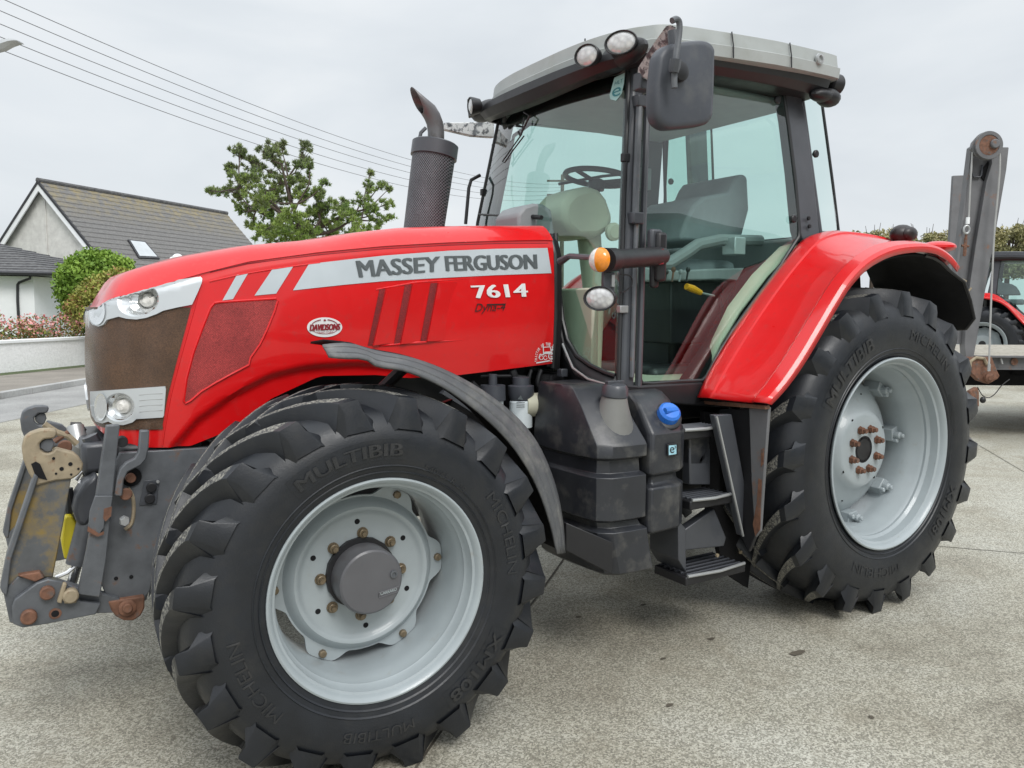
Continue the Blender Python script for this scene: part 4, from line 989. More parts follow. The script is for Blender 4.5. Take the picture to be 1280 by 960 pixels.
# filler caps
c = PY(768, 499, -.94); n_ = MB(); n_.lathe([(-.14,.105),(-.09,.088),(-.03,.066),(0,.058),(.012,.055)], c, (0,-.12,1), 28); n_.build('filler_neck', 'fadedtank', T)
k = MB(); k.lathe([(.0,.056),(.004,.060),(.040,.057),(.056,.045),(.062,.0)], c+V((0,0,.012)), (0,-.12,1), 28); k.box((c.x-.045,c.y-.012,c.z+.06),(c.x+.045,c.y+.012,c.z+.082)); k.build('fuel_cap', 'charcoal', T, bevel=.004)
c = PY(834, 520, -1.005); axb = V((-.22,-.72,.66)); k = MB(); k.lathe([(-.05,.070),(.0,.068),(.006,.056)], c, axb, 28); k.build('cap_collar', 'black', T)
k = MB(); k.lathe([(.0,.052),(.030,.050),(.040,.040),(.044,0)], c+axb*.006, axb, 28); q = c+axb*.046; k.tube([q+V((-.035,-.0,.0)), q+V((.035,0,0))], .014, 8); k.build('additive_cap', 'blue', T)
q = [PY(x, y, -1.062) for x, y in ((834,555),(847,553.5),(847,569),(834,571))]
b_ = MB().prism([p+V((0,0,0)) for p in q], (0,-.004,0)); sgo = b_.build('emission_badge', 'black', T, bevel=.003)
q = [PY(x, y, -1.067) for x, y in ((836,557),(845.5,556),(845.5,567.5),(836,569))]; MB().add(q, [(0,1,2,3)]).build('badge_face', mat('pale blue badge', (.35,.62,.72), .4), sgo)
tx = MB(); vs, fs = text2d('e'); tx.add([PY(*bil([(837.5,559),(843,558.5),(843,566),(837.5,566.5)], u, v), -1.069) for u, v in vs], fs); vs, fs = text2d('3'); tx.add([PY(*bil([(843,557),(845,557),(845,560.5),(843,560.5)], u, v), -1.069) for u, v in vs], fs); tx.build('badge_letter', 'text_black', sgo, smooth=False)
MB().prism([V((-1.98,-.98,.60)), V((-1.80,-1.07,.49)), V((-1.80,-1.07,.63)), V((-1.98,-.98,.72))], (0,.02,0)).build('tank_guard', 'black', T, bevel=.003)
# --- front mudguard
UP = [(403,432),(420,430),(440,430.5),(469,439),(513,447.5),(557,463.5),(603,488.5),(644,520.5),(673,557),(693.6,606.6),(703,653),(706,691)]
LO = [(411,446),(430,448),(456,449),(473,458.5),(507,464),(548,481),(580,502),(612,528),(644,563),(670,606.6),(687,653),(696,692)]
U_ = resample([V(p) for p in catmull([tuple(PY(x, y, -1.06)) for x, y in UP], 5)], 40); L_2 = resample([V(p) for p in catmull([tuple(PY(x, y, -1.135)) for x, y in LO], 5)], 40)
for i_ in range(40):
    c_ = V((CF[0], L_2[i_].y, CF[2])); d_ = L_2[i_]-c_
rws = []
for u, l in zip(U_, L_2):
    row = []
    for t, h in ((0,0),(.2,.004),(.28,-.001),(.36,.004),(.6,.005),(.68,0),(.76,.005),(1,0)): row.append(u.lerp(l, t)+V((0,-h,0)))
    rws.append(row)
mg = MB().grid(rws); inn_ = []
for i_, (u, l) in enumerate(zip(U_, L_2)): 
    inn_.append([V((u.x, u.y, u.z)), V((u.x, u.y+.05, u.z+.004)), V((u.x, -.85, u.z+.004)), V((u.x, -.70, u.z-.01))])
m1 = both(mg, 'mudguard_lip', 'lip', T, solid=.008)
g2 = MB().grid(inn_[2:]); both(g2, 'front_mudguard', 'matt', T, solid=.008)
br = MB(); br.prism([V((-2.45,-.72,1.22)), V((-2.38,-.72,1.24)), V((-2.52,-.60,.80)), V((-2.6,-.60,.80))], (0,.03,0)); br.tube([V((-2.6,-.72,1.38)), V((-2.75,-.6,1.2)), V((-2.75,-.5,.9))], .025, 8); both(br, 'mudguard_bracket', 'black', T)
# --- chassis, engine bay and axles
MB().box((-3.25,-.24,.62),(-.3,.24,1.0)).build('chassis', 'black', T, bevel=.02)
MB().box((-3.1,-.30,.9),(-1.72,.30,1.42)).build('engine_block', 'black', T, bevel=.03)
MB().box((-1.75,-.45,.75),(-1.45,.45,1.30)).build('clutch_housing', 'matt', T, bevel=.03)
ax = MB(); ax.tube([V((CF[0],-.98,CF[2])), V((CF[0],-.72,CF[2])), V((CF[0],-.4,CF[2]-.05)), V((CF[0],0,CF[2]-.03))], [.13,.13,.10,.14], 16); both(ax, 'front_axle', 'black', T)
ax = MB(); ax.tube([V((0,-1.02,.86)), V((0,-.55,.86)), V((0,-.3,.86)), V((0,0,.86))], [.10,.15,.20,.25], 18); both(ax, 'rear_axle', 'black', T)
MB().box((-.9,-.3,.55),(.35,.3,1.3)).build('gearbox', 'black', T, bevel=.05)
# filters and hoses below the bonnet
f = MB(); c = PY(651,515,-.50); f.lathe([(-.075,.048),(-.07,.055),(.05,.055),(.056,.05)], c, (0,0,1), 24); fo1 = f.build('fuel_filter', 'white', T)
tx = MB(); 
A_ = [(647,499),(651,494),(654,500)]; tx.add([PY(x, y, -.559) for x, y in A_], [(0,1,2)])
for yy in (503,506,508.5): tx.add([PY(x, y, -.559) for x, y in ((645.5,yy),(656,yy-.3),(656,yy+.7),(645.5,yy+1))], [(0,1,2,3)])
tx.build('filter_print', 'text_grey', fo1, smooth=False)
f = MB(); f.lathe([(.0,.05),(.03,.062),(.07,.062),(.075,.04),(.11,.04),(.11,0)], c+V((0,0,.055)), (0,0,1), 20); f.build('filter_head', 'plastic', T)
f = MB(); c2 = PY(616,500,-.48); f.lathe([(-.08,.05),(.0,.05)], c2, (0,0,1), 20); f.build('oil_filter', 'white', T); f = MB(); f.lathe([(0,.06),(.07,.058),(.07,.02),(.12,.02)], c2, (0,0,1), 20); f.build('filter_head', 'plastic', T)
f = MB(); f.lathe([(-.05,.055),(.05,.058),(.06,.04)], PY(667,506,-.52), (1,-.15,0), 18); f.build('breather_filter', 'cream', T)
for pts, r in (([(664,462),(661,478),(668,500),(664,530),(652,550)],.010), ([(676,462),(672,480),(680,495)],.012), ([(600,470),(640,470),(660,472)],.008), ([(612,466),(614,482),(618,490)],.010), ([(688,470),(690,490)],.014), ([(657,474),(655,520),(664,560)],.007), ([(590,478),(600,486),(612,484)],.012), ([(640,462),(645,476)],.02)):
    t = MB(); P = [PY(x, y, -.44) for x, y in pts]; t.tube([V(p) for p in catmull([tuple(p) for p in P], 5)], r, 8); t.build('engine_hose', 'hose', T)
MB().prism([PY(x, y, -.46) for x, y in ((552,492),(562,484),(612,512),(598,520))], (0,.03,0)).build('engine_cover', 'charcoal', T)
# --- exhaust
ex = MB(); b0 = PY(530,285,.42); t0 = PY(543,190,.42)
ex.lathe([(0,.118),(1,.118)], (0,0,0), (0,0,1), 4) if 0 else None
d_ = (t0-b0); up = V((d_.x, 0, d_.z)); rads = [(-.1,.112),(.0,.112),(.92,.119),(.925,.129),(1.10,.129),(1.115,.120),(1.12,.05)]
h_ = up.length; ex.lathe([(t*h_, r) for t, r in rads[:3]], b0, up, 40); gd = ex.build('exhaust_guard', 'guard', T, fix=False)
ex = MB(); ex.lathe([(t*h_, r) for t, r in rads[2:]], b0, up, 40); ex.build('exhaust_collar', 'charcoal', T)
st = PY(542,182,.42); tip = PY(518,112,.42)
ex = MB(); P = catmull([tuple(PY(543,186,.42)), tuple(PY(545,165,.42)), tuple(PY(546,148,.42)), tuple(PY(538,130,.42)), tuple(PY(526,119,.42)), tuple(PY(516,109,.42))], 5); n_ = len(P)
rings = []
for x, y, dx, dy, r_ in ((545,188,1,0,.046),(545,178,1,0,.046),(545,165,1,-.02,.046),(543.5,154,1,-.2,.046),(540,145,.95,-.4,.046),(535,137,.85,-.6,.045)):
    c_ = PY(x, y, .42); l_ = sqrt(dx*dx+dy*dy); rings.append([c_+V((dx/l_,0,-dy/l_))*(r_*cos(2*pi*k/24))+V((0,1,0))*(r_*sin(2*pi*k/24)) for k in range(24)])
ta, tb = PY(514,108.5,.42), PY(528,142,.42); c_ = (ta+tb)/2; h2 = (ta-tb)/2
rings.append([c_+h2*cos(2*pi*k/24)+V((0,1,0))*(.042*sin(2*pi*k/24)) for k in range(24)])
ex.grid(rings, closed=True); xo = ex.build('exhaust_pipe', 'pipe', T, fix=True); xo.modifiers.new('solid', 'SOLIDIFY').thickness = .004
# --- far mirror arm and grab handle
a_ = MB(); a_.prism([PY(x, y, .95) for x, y in ((556,153),(618,152),(618,172),(590,170),(556,162))], (0,.04,0)); a_.build('mirror_arm', 'wraptape', T, bevel=.006)
t = MB(); t.tube([PY(532,160,.95), PY(526,166,.95), PY(524,176,.95)], .012, 8); t.build('mirror_stay', 'charcoal', T)
t = MB(); t.tube([PY(x, y, .72) for x, y in ((582,280),(586,235),(589,225),(600,219))], .011, 8); t.build('screen_rail', 'black', T)
# --- near mirror
ms = MB(); OUTL = [(819,72),(824,63),(835,56),(862,52),(880,53),(888,60),(889,75),(887,140),(884,151),(874,158),(840,162),(828,161),(819,154),(815,140),(815,110)]
q = [V(p) for p in catmull([tuple(PY(x, y, -1.08)) for x, y in OUTL+OUTL[:1]], 3)[:-1]]; cen = sum(q, V((0,0,0)))/len(q); 
rr_ = [[cen+(p-cen)*s+V((0,d,0)) for p in q] for s, d in ((.86,-.030),(.95,-.026),(1.0,-.012),(1.0,.03),(.97,.04))]
ms.loft(rr_[::-1]); ms.build('mirror_housing', 'plastic', T, ang=50, fix=True)
c = PY(849,90,-1.12); k = MB(); k.lathe([(0,.042),(.018,.038),(.024,.022),(.024,0)], c, (0,-1,0), 24); k.build('mirror_socket', 'black', T)
t = MB(); t.tube([V(p) for p in catmull([tuple(PY(x, y, -1.16)) for x, y in ((843,110),(843,92),(845,70),(849,42),(849,28),(845,24),(840,26))], 5)], .013, 10); t.build('mirror_stem', 'steel', T)
t = MB(); t.lathe([(-.02,.02),(.0,.024),(.03,.024),(.03,0)], PY(843,84,-1.17), (0,-.2,1), 8); t.build('stem_clamp', 'charcoal', T)
t = MB(); t.lathe([(-.03,.022),(.01,.024),(.035,.024),(.035,0)], PY(842,50,-1.08), (0,.1,1), 16); t.build('stem_bush', 'charcoal', T)
t = MB(); t.prism([PY(838,30,-1.08), PY(846,34,-1.08), PY(838,62,-.98), PY(818,92,-.88), PY(812,100,-.80), PY(801,98,-.78), PY(803,82,-.80), PY(822,52,-.95)], (0,.03,.0)); t.build('mirror_arm', 'wraptape', T, bevel=.004)
t = MB().box(tuple(PY(802,103,-.76)-V((.03,.03,.04))), tuple(PY(802,103,-.76)+V((.04,.03,.04)))); t.build('mirror_bracket', 'charcoal', T, bevel=.008)
# --- indicator and work lamp on the front pillar
ib = MB(); A_ = PY(760,325,-.98); B_ = PY(828,320,-.82); dd = (B_-A_).normalized()
ib.tube([A_-dd*.02, A_+dd*.05, A_+dd*.07, B_-dd*.02, B_], [.052,.050,.042,.044,.040], 18); ib.build('indicator_arm', 'black', T)
lx = V((-1,-.25,0)).normalized(); cI = PY(752,325,-.995)
m_ = MB(); m_.lathe([(0,.052),(.012,.054)], cI, lx, 28); 
uu = V((0,0,1)); vv = lx.cross(uu)
def dome(side_):
    mb = MB(); rows = []
    for j in range(7):
        ph = j/6*pi/2; row = []
        for k in range(15):
            a = (pi/2 if side_ else -pi/2)+pi*k/14; row.append(cI+lx*(.010+.040*sin(ph))+(vv*cos(a)+uu*sin(a))*.052*cos(ph))
        rows.append(row)
    return mb.grid(rows)
dome(1).build('indicator_lens', 'amber', T, fix=True); dome(0).build('position_lens', 'clear', T, fix=True)
rd = MB().prism([PY(823,312,-.865), PY(829,311,-.865), PY(829,330,-.865), PY(823,331,-.865)], (0,-.003,0)); rd.build('red_reflector', 'text_red', T)
t = MB().box((B_.x-.045,-.84,B_.z-.12),(B_.x+.015,-.80,B_.z+.11)); t.build('arm_bracket', 'black', T, bevel=.015)
t = MB(); t.tube([PY(745,322,-.98), PY(712,320,-.62), PY(700,327,-.55)], [.012,.013,.02], 8); t.build('arm_stay', 'charcoal', T)
lampunit(PY(750,373,-1.0), (-1,-.45,-.05), .068, .046, 'pillar_work_lamp', 'black')
t = MB(); t.box(tuple(PY(760,352,-.96)-V((.03,.01,.05))), tuple(PY(760,352,-.96)+V((.03,.01,.04)))); t.build('lamp_bracket', 'charcoal', T, bevel=.004)
t = MB().box(tuple(PY(766,351,-.975)-V((.008,.004,.025))), tuple(PY(766,351,-.975)+V((.008,.004,.025)))); t.build('bracket_plate', 'alu', T)
t = MB(); t.tube([V(p) for p in catmull([tuple(PY(x, y, -.95)) for x, y in ((775,343),(788,345),(790,355),(784,362),(776,366))], 5)], .0035, 6); t.build('lamp_cable', 'black', T)
# door handle on the pillar
t = MB().box(tuple(PY(818,300,-.80)-V((.035,.02,.06))), tuple(PY(818,300,-.80)+V((.035,.02,.05)))); t.build('door_handle', 'charcoal', T, bevel=.012)
t = MB().box(tuple(PY(817,344,-.80)-V((.02,.015,.06))), tuple(PY(817,344,-.80)+V((.025,.015,.06)))); t.build('door_latch', 'black', T, bevel=.012)
# sill below door
s_ = MB().prism([PY(x, y, -.80) for x, y in ((768,480),(780,480),(800,482),(880,478),(876,500),(940,512),(768,500))], (0,.18,0)); s_.build('cab_sill', 'black', T, bevel=.01)
# ------------------------------------------------------------------ front linkage
def plate(pts, y, t, name, m, bevel=.004, par=None):
    return MB().prism([PY(x, py, y) for x, py in pts], (0, t, 0)).build(name, m, par or T, bevel=bevel)
def boss(px, py, y, r, d, name, m, ax=(0,-1,0), n=20, par=None):
    b = MB(); b.lathe([(0,r),(d*.8,r),(d,r*.85),(d,0)], PY(px, py, y), ax, n); return b.build(name, m, par or T, ang=30)
plate([(150,566),(267,559),(262,580),(248,590),(236,600),(214,640),(196,690),(188,738),(181,748),(136,753),(125,727),(122,690),(133,640),(140,600),(146,575)], -.40, .03, 'hitch_side_plate', 'steel')
q = PY(170,640,.0)
plate([(150,566),(262,561),(236,600),(196,690),(182,748),(136,753),(122,690),(140,600)], .40, -.03, 'hitch_side_plate', 'steel')
MB().box((-3.60,-.37,.95),(-3.25,.37,1.07)).build('hitch_crossbeam', 'charcoal', T, bevel=.015)
MB().box((-3.58,-.37,.52),(-3.46,.37,.68)).build('hitch_crossbeam', 'charcoal', T, bevel=.015)
plate([(240,563),(262,561),(250,585),(228,620),(205,675),(190,740),(186,748),(192,690),(215,620)], -.395, .02, 'hitch_cheek', 'charcoal')
# rounded dark pockets
plate([(180,601),(199,599),(196,630),(174,632)], -.405, .003, 'valve_plate', 'charcoal', .004)
for x, y in ((189,609),(187,623)): boss(x, y, -.406, .018, .012, 'hose_coupling', 'black')
boss(197,602,-.406,.006,.008,'small_bolt','alu')
boss(164,596,-.405,.036,.004,'pocket','matt'); boss(163,597,-.41,.018,.02,'pivot_pin','rust'); boss(155,650,-.44,.018,.03,'head_bolt','alu',n=6); boss(157,617,-.43,.022,.02,'pivot_pin','rust')
t = MB(); t.tube([V(p) for p in catmull([tuple(PY(x, y, -.402)) for x, y in ((160,610),(166,622),(167,640),(164,655),(156,662))], 4)], .007, 6); t.build('weld_bead', 'tan', T)
for x, y in ((145,723),(164,721)): boss(x, y, -.402, .007, .002, 'plate_hole', 'matt')
# lower pivot
plate([(135,752),(181,745),(181,760),(176,770),(167,776),(155,776),(145,771),(139,763)], -.425, .04, 'pivot_ear', 'rust', .006); boss(159,759,-.43,.030,.012,'pivot_washer','rust'); boss(159,759,-.44,.017,.02,'pivot_pin','rust')
# lower arm (near) and its twin
def arm(s, dy):
    f = lambda pts, y, t, n, m, bv=.004: MB().prism([V((p.x, s*abs(y) if s > 0 else y, p.z)) for p in [PY(x, py, y) for x, py in pts]], (0, -s*t if s > 0 else t, 0)).build(n, m, T, bevel=bv)
    f([(4,740),(22,721),(62,724),(110,738),(150,748),(148,766),(120,767),(80,776),(28,784),(12,778)], -.42, .05, 'lower_arm', 'steel')
    f([(15,760),(18,750),(46,729),(60,724),(78,727),(92,740),(100,752),(126,755),(120,768),(60,780),(28,785),(16,780)], -.455, .03, 'arm_cheek', 'steel')
    f([(22,720),(28,722),(44,728),(56,722),(50,715),(30,718)], -.44, .10, 'arm_saddle', 'rust')
    f([(3,742),(8,700),(44,594),(55,596),(89,598),(80,650),(66,722),(28,720),(14,745)], -.41, .03, 'folding_arm', 'ochre')
    f([(3,742),(0,735),(8,695),(43,592),(48,597),(14,700),(9,744)], -.435, .07, 'arm_flange', 'steel')
    f([(46,608),(36,592),(29,575),(27,560),(30,547),(38,541),(50,537),(62,536.5),(71,538),(71.5,543),(68,548),(62,548.5),(55,549),(49,555),(50,562),(54,566),(60,567),(66,565),(70,560),(76,562),(84,564),(92,566),(99,572),(104,580),(103,588),(98,594),(90,599),(70,601),(50,606)], -.42, .05, 'hook_end', 'tan' if s < 0 else 'steel', .006)
    f([(50,553),(58,548),(66,549),(68,556),(64,565),(56,565),(50,560)], -.405, .02, 'hook_tongue', 'steel')
    f([(39,580),(45,577),(50,580),(59,600),(50,598),(44,594)], -.423, .004, 'hook_slot', 'matt', 0)
    for x, y, r in ((77,586,.007),(88,580,.007),(67,573,.005),(70,592,.004),(98,586,.004),(89,593,.004)):
        p = PY(x, y, -.4205); b = MB(); b.lathe([(0,r),(.002,r),(.002,0)], V((p.x, s*abs(p.y) if s > 0 else p.y, p.z)), (0,s,0) if s > 0 else (0,-1,0), 12); b.build('hook_hole', 'matt', T)
    for x, y, r, d, m in ((59,740,.024,.022,'rust'),(36,770,.026,.022,'rust'),(88,743,.026,.03,'tan')):
        p = PY(x, y, -.457); b = MB(); b.lathe([(0,r),(d*.8,r),(d,r*.8),(d,0)], V((p.x, s*abs(p.y) if s > 0 else p.y, p.z)), (0,s,0) if s > 0 else (0,-1,0), 18); b.build('arm_pin', m, T)
    f([(71,753),(79,729),(84,730),(77,755)], -.475, .025, 'pin_block', 'tan'); f([(80,755),(96,754),(96,750),(81,750)], -.47, .02, 'pin_block', 'tan')
arm(-1, 0); arm(1, 0)
boss(69,767,-.4565,.013,.002,'arm_hole','matt'); boss(69,767,-.4562,.020,.002,'arm_hole_rim','rust')
# cross tubes between the arms
MB().tube([V((-3.86,-.42,.57)), V((-3.86,.42,.57))], .03, 12).build('linkage_tube', 'charcoal', T)
# uprights
plate([(133,532),(150,531),(141,620),(133,700),(125,747),(97,743),(108,690),(120,620)], -.47, .035, 'upright_bar', 'steel', .004)
plate([(119,620),(141,620),(138,640),(131,650),(130,660),(124,668),(110,665),(112,640)], -.485, .012, 'upright_sleeve', 'steel', .002)
plate([(130,636),(140,633),(139,645),(132,652),(129,648)], -.487, .002, 'rust_patch', 'rust', 0); plate([(110,658),(124,667),(130,664),(130,668),(122,671),(109,664)], -.487, .002, 'rust_patch', 'rust', 0)
plate([(175,538),(187,538),(186,560),(183,574),(176,582),(160,590),(155,600),(153,621),(143,620),(146,598),(150,586),(158,578),(168,573),(173,565)], -.47, .03, 'bent_lever', 'steel', .005)
# ram, cast knuckle, top link
r_ = MB(); r_.tube([PY(112,640,-.28), PY(95,705,-.28)], .036, 14); r_.build('lift_ram', 'steel', T); r_ = MB(); r_.tube([PY(98,700,-.28), PY(90,728,-.28)], .018, 12); r_.tube([PY(96,706,-.3), PY(84,716,-.31), PY(70,722,-.31)], .008, 8); r_.build('ram_rod', 'chrome', T)
kn = MB().prism([PY(x, y, -.32) for x, y in ((91,640),(95,622),(106,604),(122,592),(126,612),(118,645),(108,660),(96,655))], (0,.16,0)); kn.build('cast_bracket', 'charcoal', T, bevel=.015)
yl = MB().prism([PY(x, y, -.25) for x, y in ((80,648),(84,645),(90,645),(100,660),(96,680),(84,700),(80,698),(77,680))], (0,.14,0)); yl.build('yellow_stop', 'yellow', T, bevel=.008)
tl = MB(); tl.tube([PY(94,533,.02), PY(100,560,-.02)], [.032,.036], 14); tl.build('top_link', 'alu', T)
tl = MB(); tl.lathe([(-.02,.055),(.025,.052),(.03,.035)], PY(109,563,-.10), (.15,-.3,1), 18); tl.build('top_link_ring', 'fadedtank', T)
tl = MB(); tl.tube([PY(88,530,.02), PY(100,530,.02), PY(106,538,.0)], .008, 8); tl.build('top_link_clip', 'black', T)
for pts, r, m in (([(55,530),(70,540),(85,545),(96,555)],.012,'tan'), ([(68,552),(86,540)],.010,'rust'), ([(95,600),(103,590),(106,600),(98,604)],.008,'chrome'), ([(86,610),(90,640)],.014,'black'), ([(84,625),(90,700)],.012,'charcoal'), ([(112,545),(125,570),(120,590)],.03,'charcoal'), ([(104,590),(125,578),(140,575)],.03,'steel')):
    t = MB(); t.tube([PY(x, y, -.20) for x, y in pts], r, 8); t.build('linkage_part', m, T)
boss(81,558,-.30,.024,.02,'ring_pin','rust'); MB().box((-3.72,-.25,.98),(-3.58,.25,1.10)).build('headstock', 'charcoal', T, bevel=.02)
boss(152,551,-.40,.020,.03,'rubber_stop','black')
# ------------------------------------------------------------------ ground, road, pavement
def sheet(pts, z, name, m, kind='structure'):
    o = MB().add([V((p[0], p[1], z)) for p in pts], [tuple(range(len(pts)))]).build(name, m, smooth=False); tag(o, kind=kind); return o
sheet([(-400,-300),(700,-300),(700,700),(-400,700)], 0, 'ground', 'ground')
k0, k1 = PZ(1,499,0), PZ(114,479.5,0)          # kerb line
w0, w1 = PZ(1,472,0), PZ(114,460,0)            # foot of the garden wall
kd = (k1-k0).normalized(); wd = (w1-w0).normalized()
j0, j1 = PZ(40,520,0), PZ(114,509.5,0); jd = (j1-j0).normalized()
def pt(p, d, t): return (p.x+d.x*t, p.y+d.y*t)
def strip(a0, a1, b0, b1): return [a0, a1, b1, b0]
sheet([pt(j0,kd,-14), pt(j0,kd,60), pt(k0,kd,60), pt(k0,kd,-14)], .004, 'road', 'asphalt')
sheet([pt(k0,kd,-14), pt(k0,kd,60), pt(w0,wd,60), pt(w0,wd,-14)], .10, 'pavement', 'pavement')
nk = V((-kd.y, kd.x, 0)); 
if (w0-k0).dot(nk) < 0: nk = -nk
kb = MB()
for i in range(-30, 50):
    a = k0+kd*(i*.92); b = a+kd*.91; lo = .115; 
    kb.prism([V((a.x,a.y,0)), V((a.x,a.y,lo)), V((a.x+nk.x*.13,a.y+nk.y*.13,lo+.004)), V((a.x+nk.x*.13,a.y+nk.y*.13,0))], b-a)
o = kb.build('kerb', 'kerb', bevel=.01); tag(o, kind='structure')
sheet([pt(w0-nk*.5,wd,-40), pt(w0-nk*.5,wd,60), pt(w0,wd,60), pt(w0,wd,-40)], .104, 'verge', 'grass')
# lawn behind the wall
sheet([pt(w0,wd,-60), pt(w0,wd,90), (200,500), (-300,400)], .02, 'lawn', 'grass')
q0 = V((CAM.x, CAM.y, 0))+V((HF.x, HF.y, 0))*36
sheet([(q0+HR*a_+V((HF.x,HF.y,0))*b_)[:2] for a_, b_ in ((-2,0),(300,0),(300,500),(-2,500))], .004, 'field', 'grass')
# joints in the concrete
def joint(p, q, w_=.014, z=.003):
    a, b = PZ(*p, 0), PZ(*q, 0); d = (b-a).normalized(); n = V((-d.y, d.x, 0))*w_/2; a = a-d*3.; b = b+d*20
    k = 30; rnd = random.Random(3); P = [a.lerp(b, i/k)+n*rnd.uniform(-.5,.5) for i in range(k+1)]
    o = MB().add([V((q_.x, q_.y, z)) for p_ in P for q_ in (p_-n*rnd.uniform(.6,1.3), p_+n*rnd.uniform(.6,1.3))], [(2*i, 2*i+1, 2*i+3, 2*i+2) for i in range(k)]).build('slab_joint', 'joint', smooth=False); tag(o, kind='structure')
joint((700,705), (640,790), .012)
joint((1110,678), (1280,692), .008)
joint((1222,556), (1280,590), .008)
for (x, y, r_, s_) in ((996,816,.045,.5),(889,798,.025,.5),(829,823,.018,.5),(804,756,.02,.6),(723,771,.02,.6),(837,881,.02,.6),(1089,896,.014,.7)):
    c = PZ(x, y, .004); rnd = random.Random(int(x)); P = [V((c.x+r_*rnd.uniform(.6,1.3)*cos(a*.45), c.y+r_*s_*rnd.uniform(.6,1.3)*sin(a*.45), .004)) for a in range(14)]
    o = MB().add(P, [tuple(range(14))]).build('mud_spot', 'oil', smooth=False); tag(o, kind='structure')
# ------------------------------------------------------------------ garden wall
nw = V((-wd.y, wd.x, 0)); 
if nw.dot(HF) < 0: nw = -nw
HW = (PX(1,426,w0.x).z if 0 else 0); D0 = (w0-CAM).dot(_F); HW = CAM.z-(D0)*((426-383.7)/FPX)*1.0
gw = empty('garden_wall', w0); tag(gw, 'low white roughcast garden wall in front of the pink flowering hedge', 'wall')
MB().prism([w0-wd*25, w0+wd*45, w0+wd*45+nw*.22, w0-wd*25+nw*.22], (0,0,HW-.07)).build('wall_face', 'whitewall', gw)
MB().prism([w0-wd*25-nw*.04+V((0,0,HW-.068)), w0+wd*45-nw*.04+V((0,0,HW-.068)), w0+wd*45+nw*.26+V((0,0,HW-.068)), w0-wd*25+nw*.26+V((0,0,HW-.068))], (0,0,.075)).build('wall_coping', 'whitepaint', gw, bevel=.01)
# ------------------------------------------------------------------ foliage helpers
def leaves(n, fn, size, mats, name, parent, seed=1, asp=.55, up=.3):
    rnd = random.Random(seed); vs = []; fs = []; mi = []
    for i in range(n):
        c, k = fn(rnd)
        if c is None: continue
        s = size*rnd.uniform(.6, 1.35); a = V((rnd.gauss(0,1), rnd.gauss(0,1), rnd.gauss(0,1)+up)).normalized(); b = a.cross(V((rnd.gauss(0,1), rnd.gauss(0,1), rnd.gauss(0,1)))).normalized()
        o = len(vs); vs += [c-a*s, c+b*s*asp, c+a*s, c-b*s*asp]; fs.append((o, o+1, o+2, o+3)); mi.append(k)
    m_ = MB(); m_.v = vs; m_.f = fs; m_.m = mi; return m_.build(name, mats, parent, smooth=False)
def blob_fn(cs, wts=None):     # lumpy volume: list of (centre, radii, material)
    def fn(rnd):
        c, r, k = rnd.choices(cs, weights=[q[1].x*q[1].z for q in cs])[0]
        d = V((rnd.gauss(0,1), rnd.gauss(0,1), rnd.gauss(0,1))).normalized(); t = rnd.uniform(.35, 1)**.45*rnd.uniform(.85, 1.12)
        p = c+V((d.x*r.x*t, d.y*r.y*t, d.z*r.z*t)); kk = k if not isinstance(k, (list, tuple)) else rnd.choice(k)
        return (p, kk) if p.z > .05 else (None, 0)
    return fn
# flowering hedge behind the wall
hg = empty('flowering_hedge', w0+nw*.9+wd*2); tag(hg, 'long hedge covered in pink blossom and reddish leaves behind the white wall', 'hedge')
hc = []; rnd = random.Random(11)
for i in range(46):
    t = -3+i*.36; zz = rnd.uniform(.75, 1.18); c = w0+wd*t+nw*rnd.uniform(.7, 1.5); hc.append((V((c.x, c.y, zz)), V((.42,.42,.34*rnd.uniform(.8,1.3))), [0,0,0,1,2,2]))
    hc.append((V((c.x, c.y, zz*.6)), V((.5,.5,.5)), [0,0,1]))
leaves(26000, blob_fn(hc), .038, ['hedge','hedgered','olive'], 'foliage', hg, 5)
def ffn(rnd):
    c, r, k = rnd.choice(hc[::2]); d = V((rnd.gauss(0,1), rnd.gauss(0,1), abs(rnd.gauss(0,1)))).normalized(); return c+V((d.x*r.x, d.y*r.y, d.z*r.z))*rnd.uniform(.9,1.15), 0
leaves(3600, ffn, .030, ['blossom'], 'blossom', hg, 6, asp=.9)
# ------------------------------------------------------------------ round bush and the yellow shrub
def bush(name, label, cat, D, blobs, n, size, mats, seed, group=None):
    c0 = PD(blobs[0][0], blobs[0][1], D); root = empty(name, (c0.x, c0.y, .02)); tag(root, label, cat, group); cs = []
    for (x, y, rx, ry, k, dd) in blobs:
        c = PD(x, y, D+dd); cs.append((c, V((rx/FPX*D, rx/FPX*D, ry/FPX*D)), k))
    leaves(n, blob_fn(cs), size, mats, 'foliage', root, seed)
    for i in range(5):
        c = cs[i % len(cs)][0]; t = MB(); t.tube([V((c0.x+.1*i, c0.y, .02)), V((lerp(c0.x,c.x,.6), lerp(c0.y,c.y,.6), c.z*.5)), c], [.05,.035,.012], 6); t.build('stem', 'bark', root)
    return root
bush('round_bush', 'dense bright green rounded bush in front of the gable wall', 'bush', 23, [(122,350,46,36,0,0),(100,360,30,34,0,-.3),(146,352,28,30,0,.2),(120,330,30,20,0,0),(125,390,44,30,0,0),(150,335,18,16,0,0),(95,345,22,20,0,0)], 22000, .055, ['bushleaf'], 21)
bush('yellow_shrub', 'yellowish green shrub between the flowering hedge and the red bonnet', 'shrub', 20.5, [(128,368,30,24,[0]*9+[1],0),(150,352,26,18,[0]*9+[1],.2),(110,382,24,20,[0]*5+[1],0),(140,390,36,26,[0]*5+[1],0),(165,350,16,12,0,0),(95,385,14,14,[0,0,1],0)], 12000, .045, ['olive','hedgered'], 22)
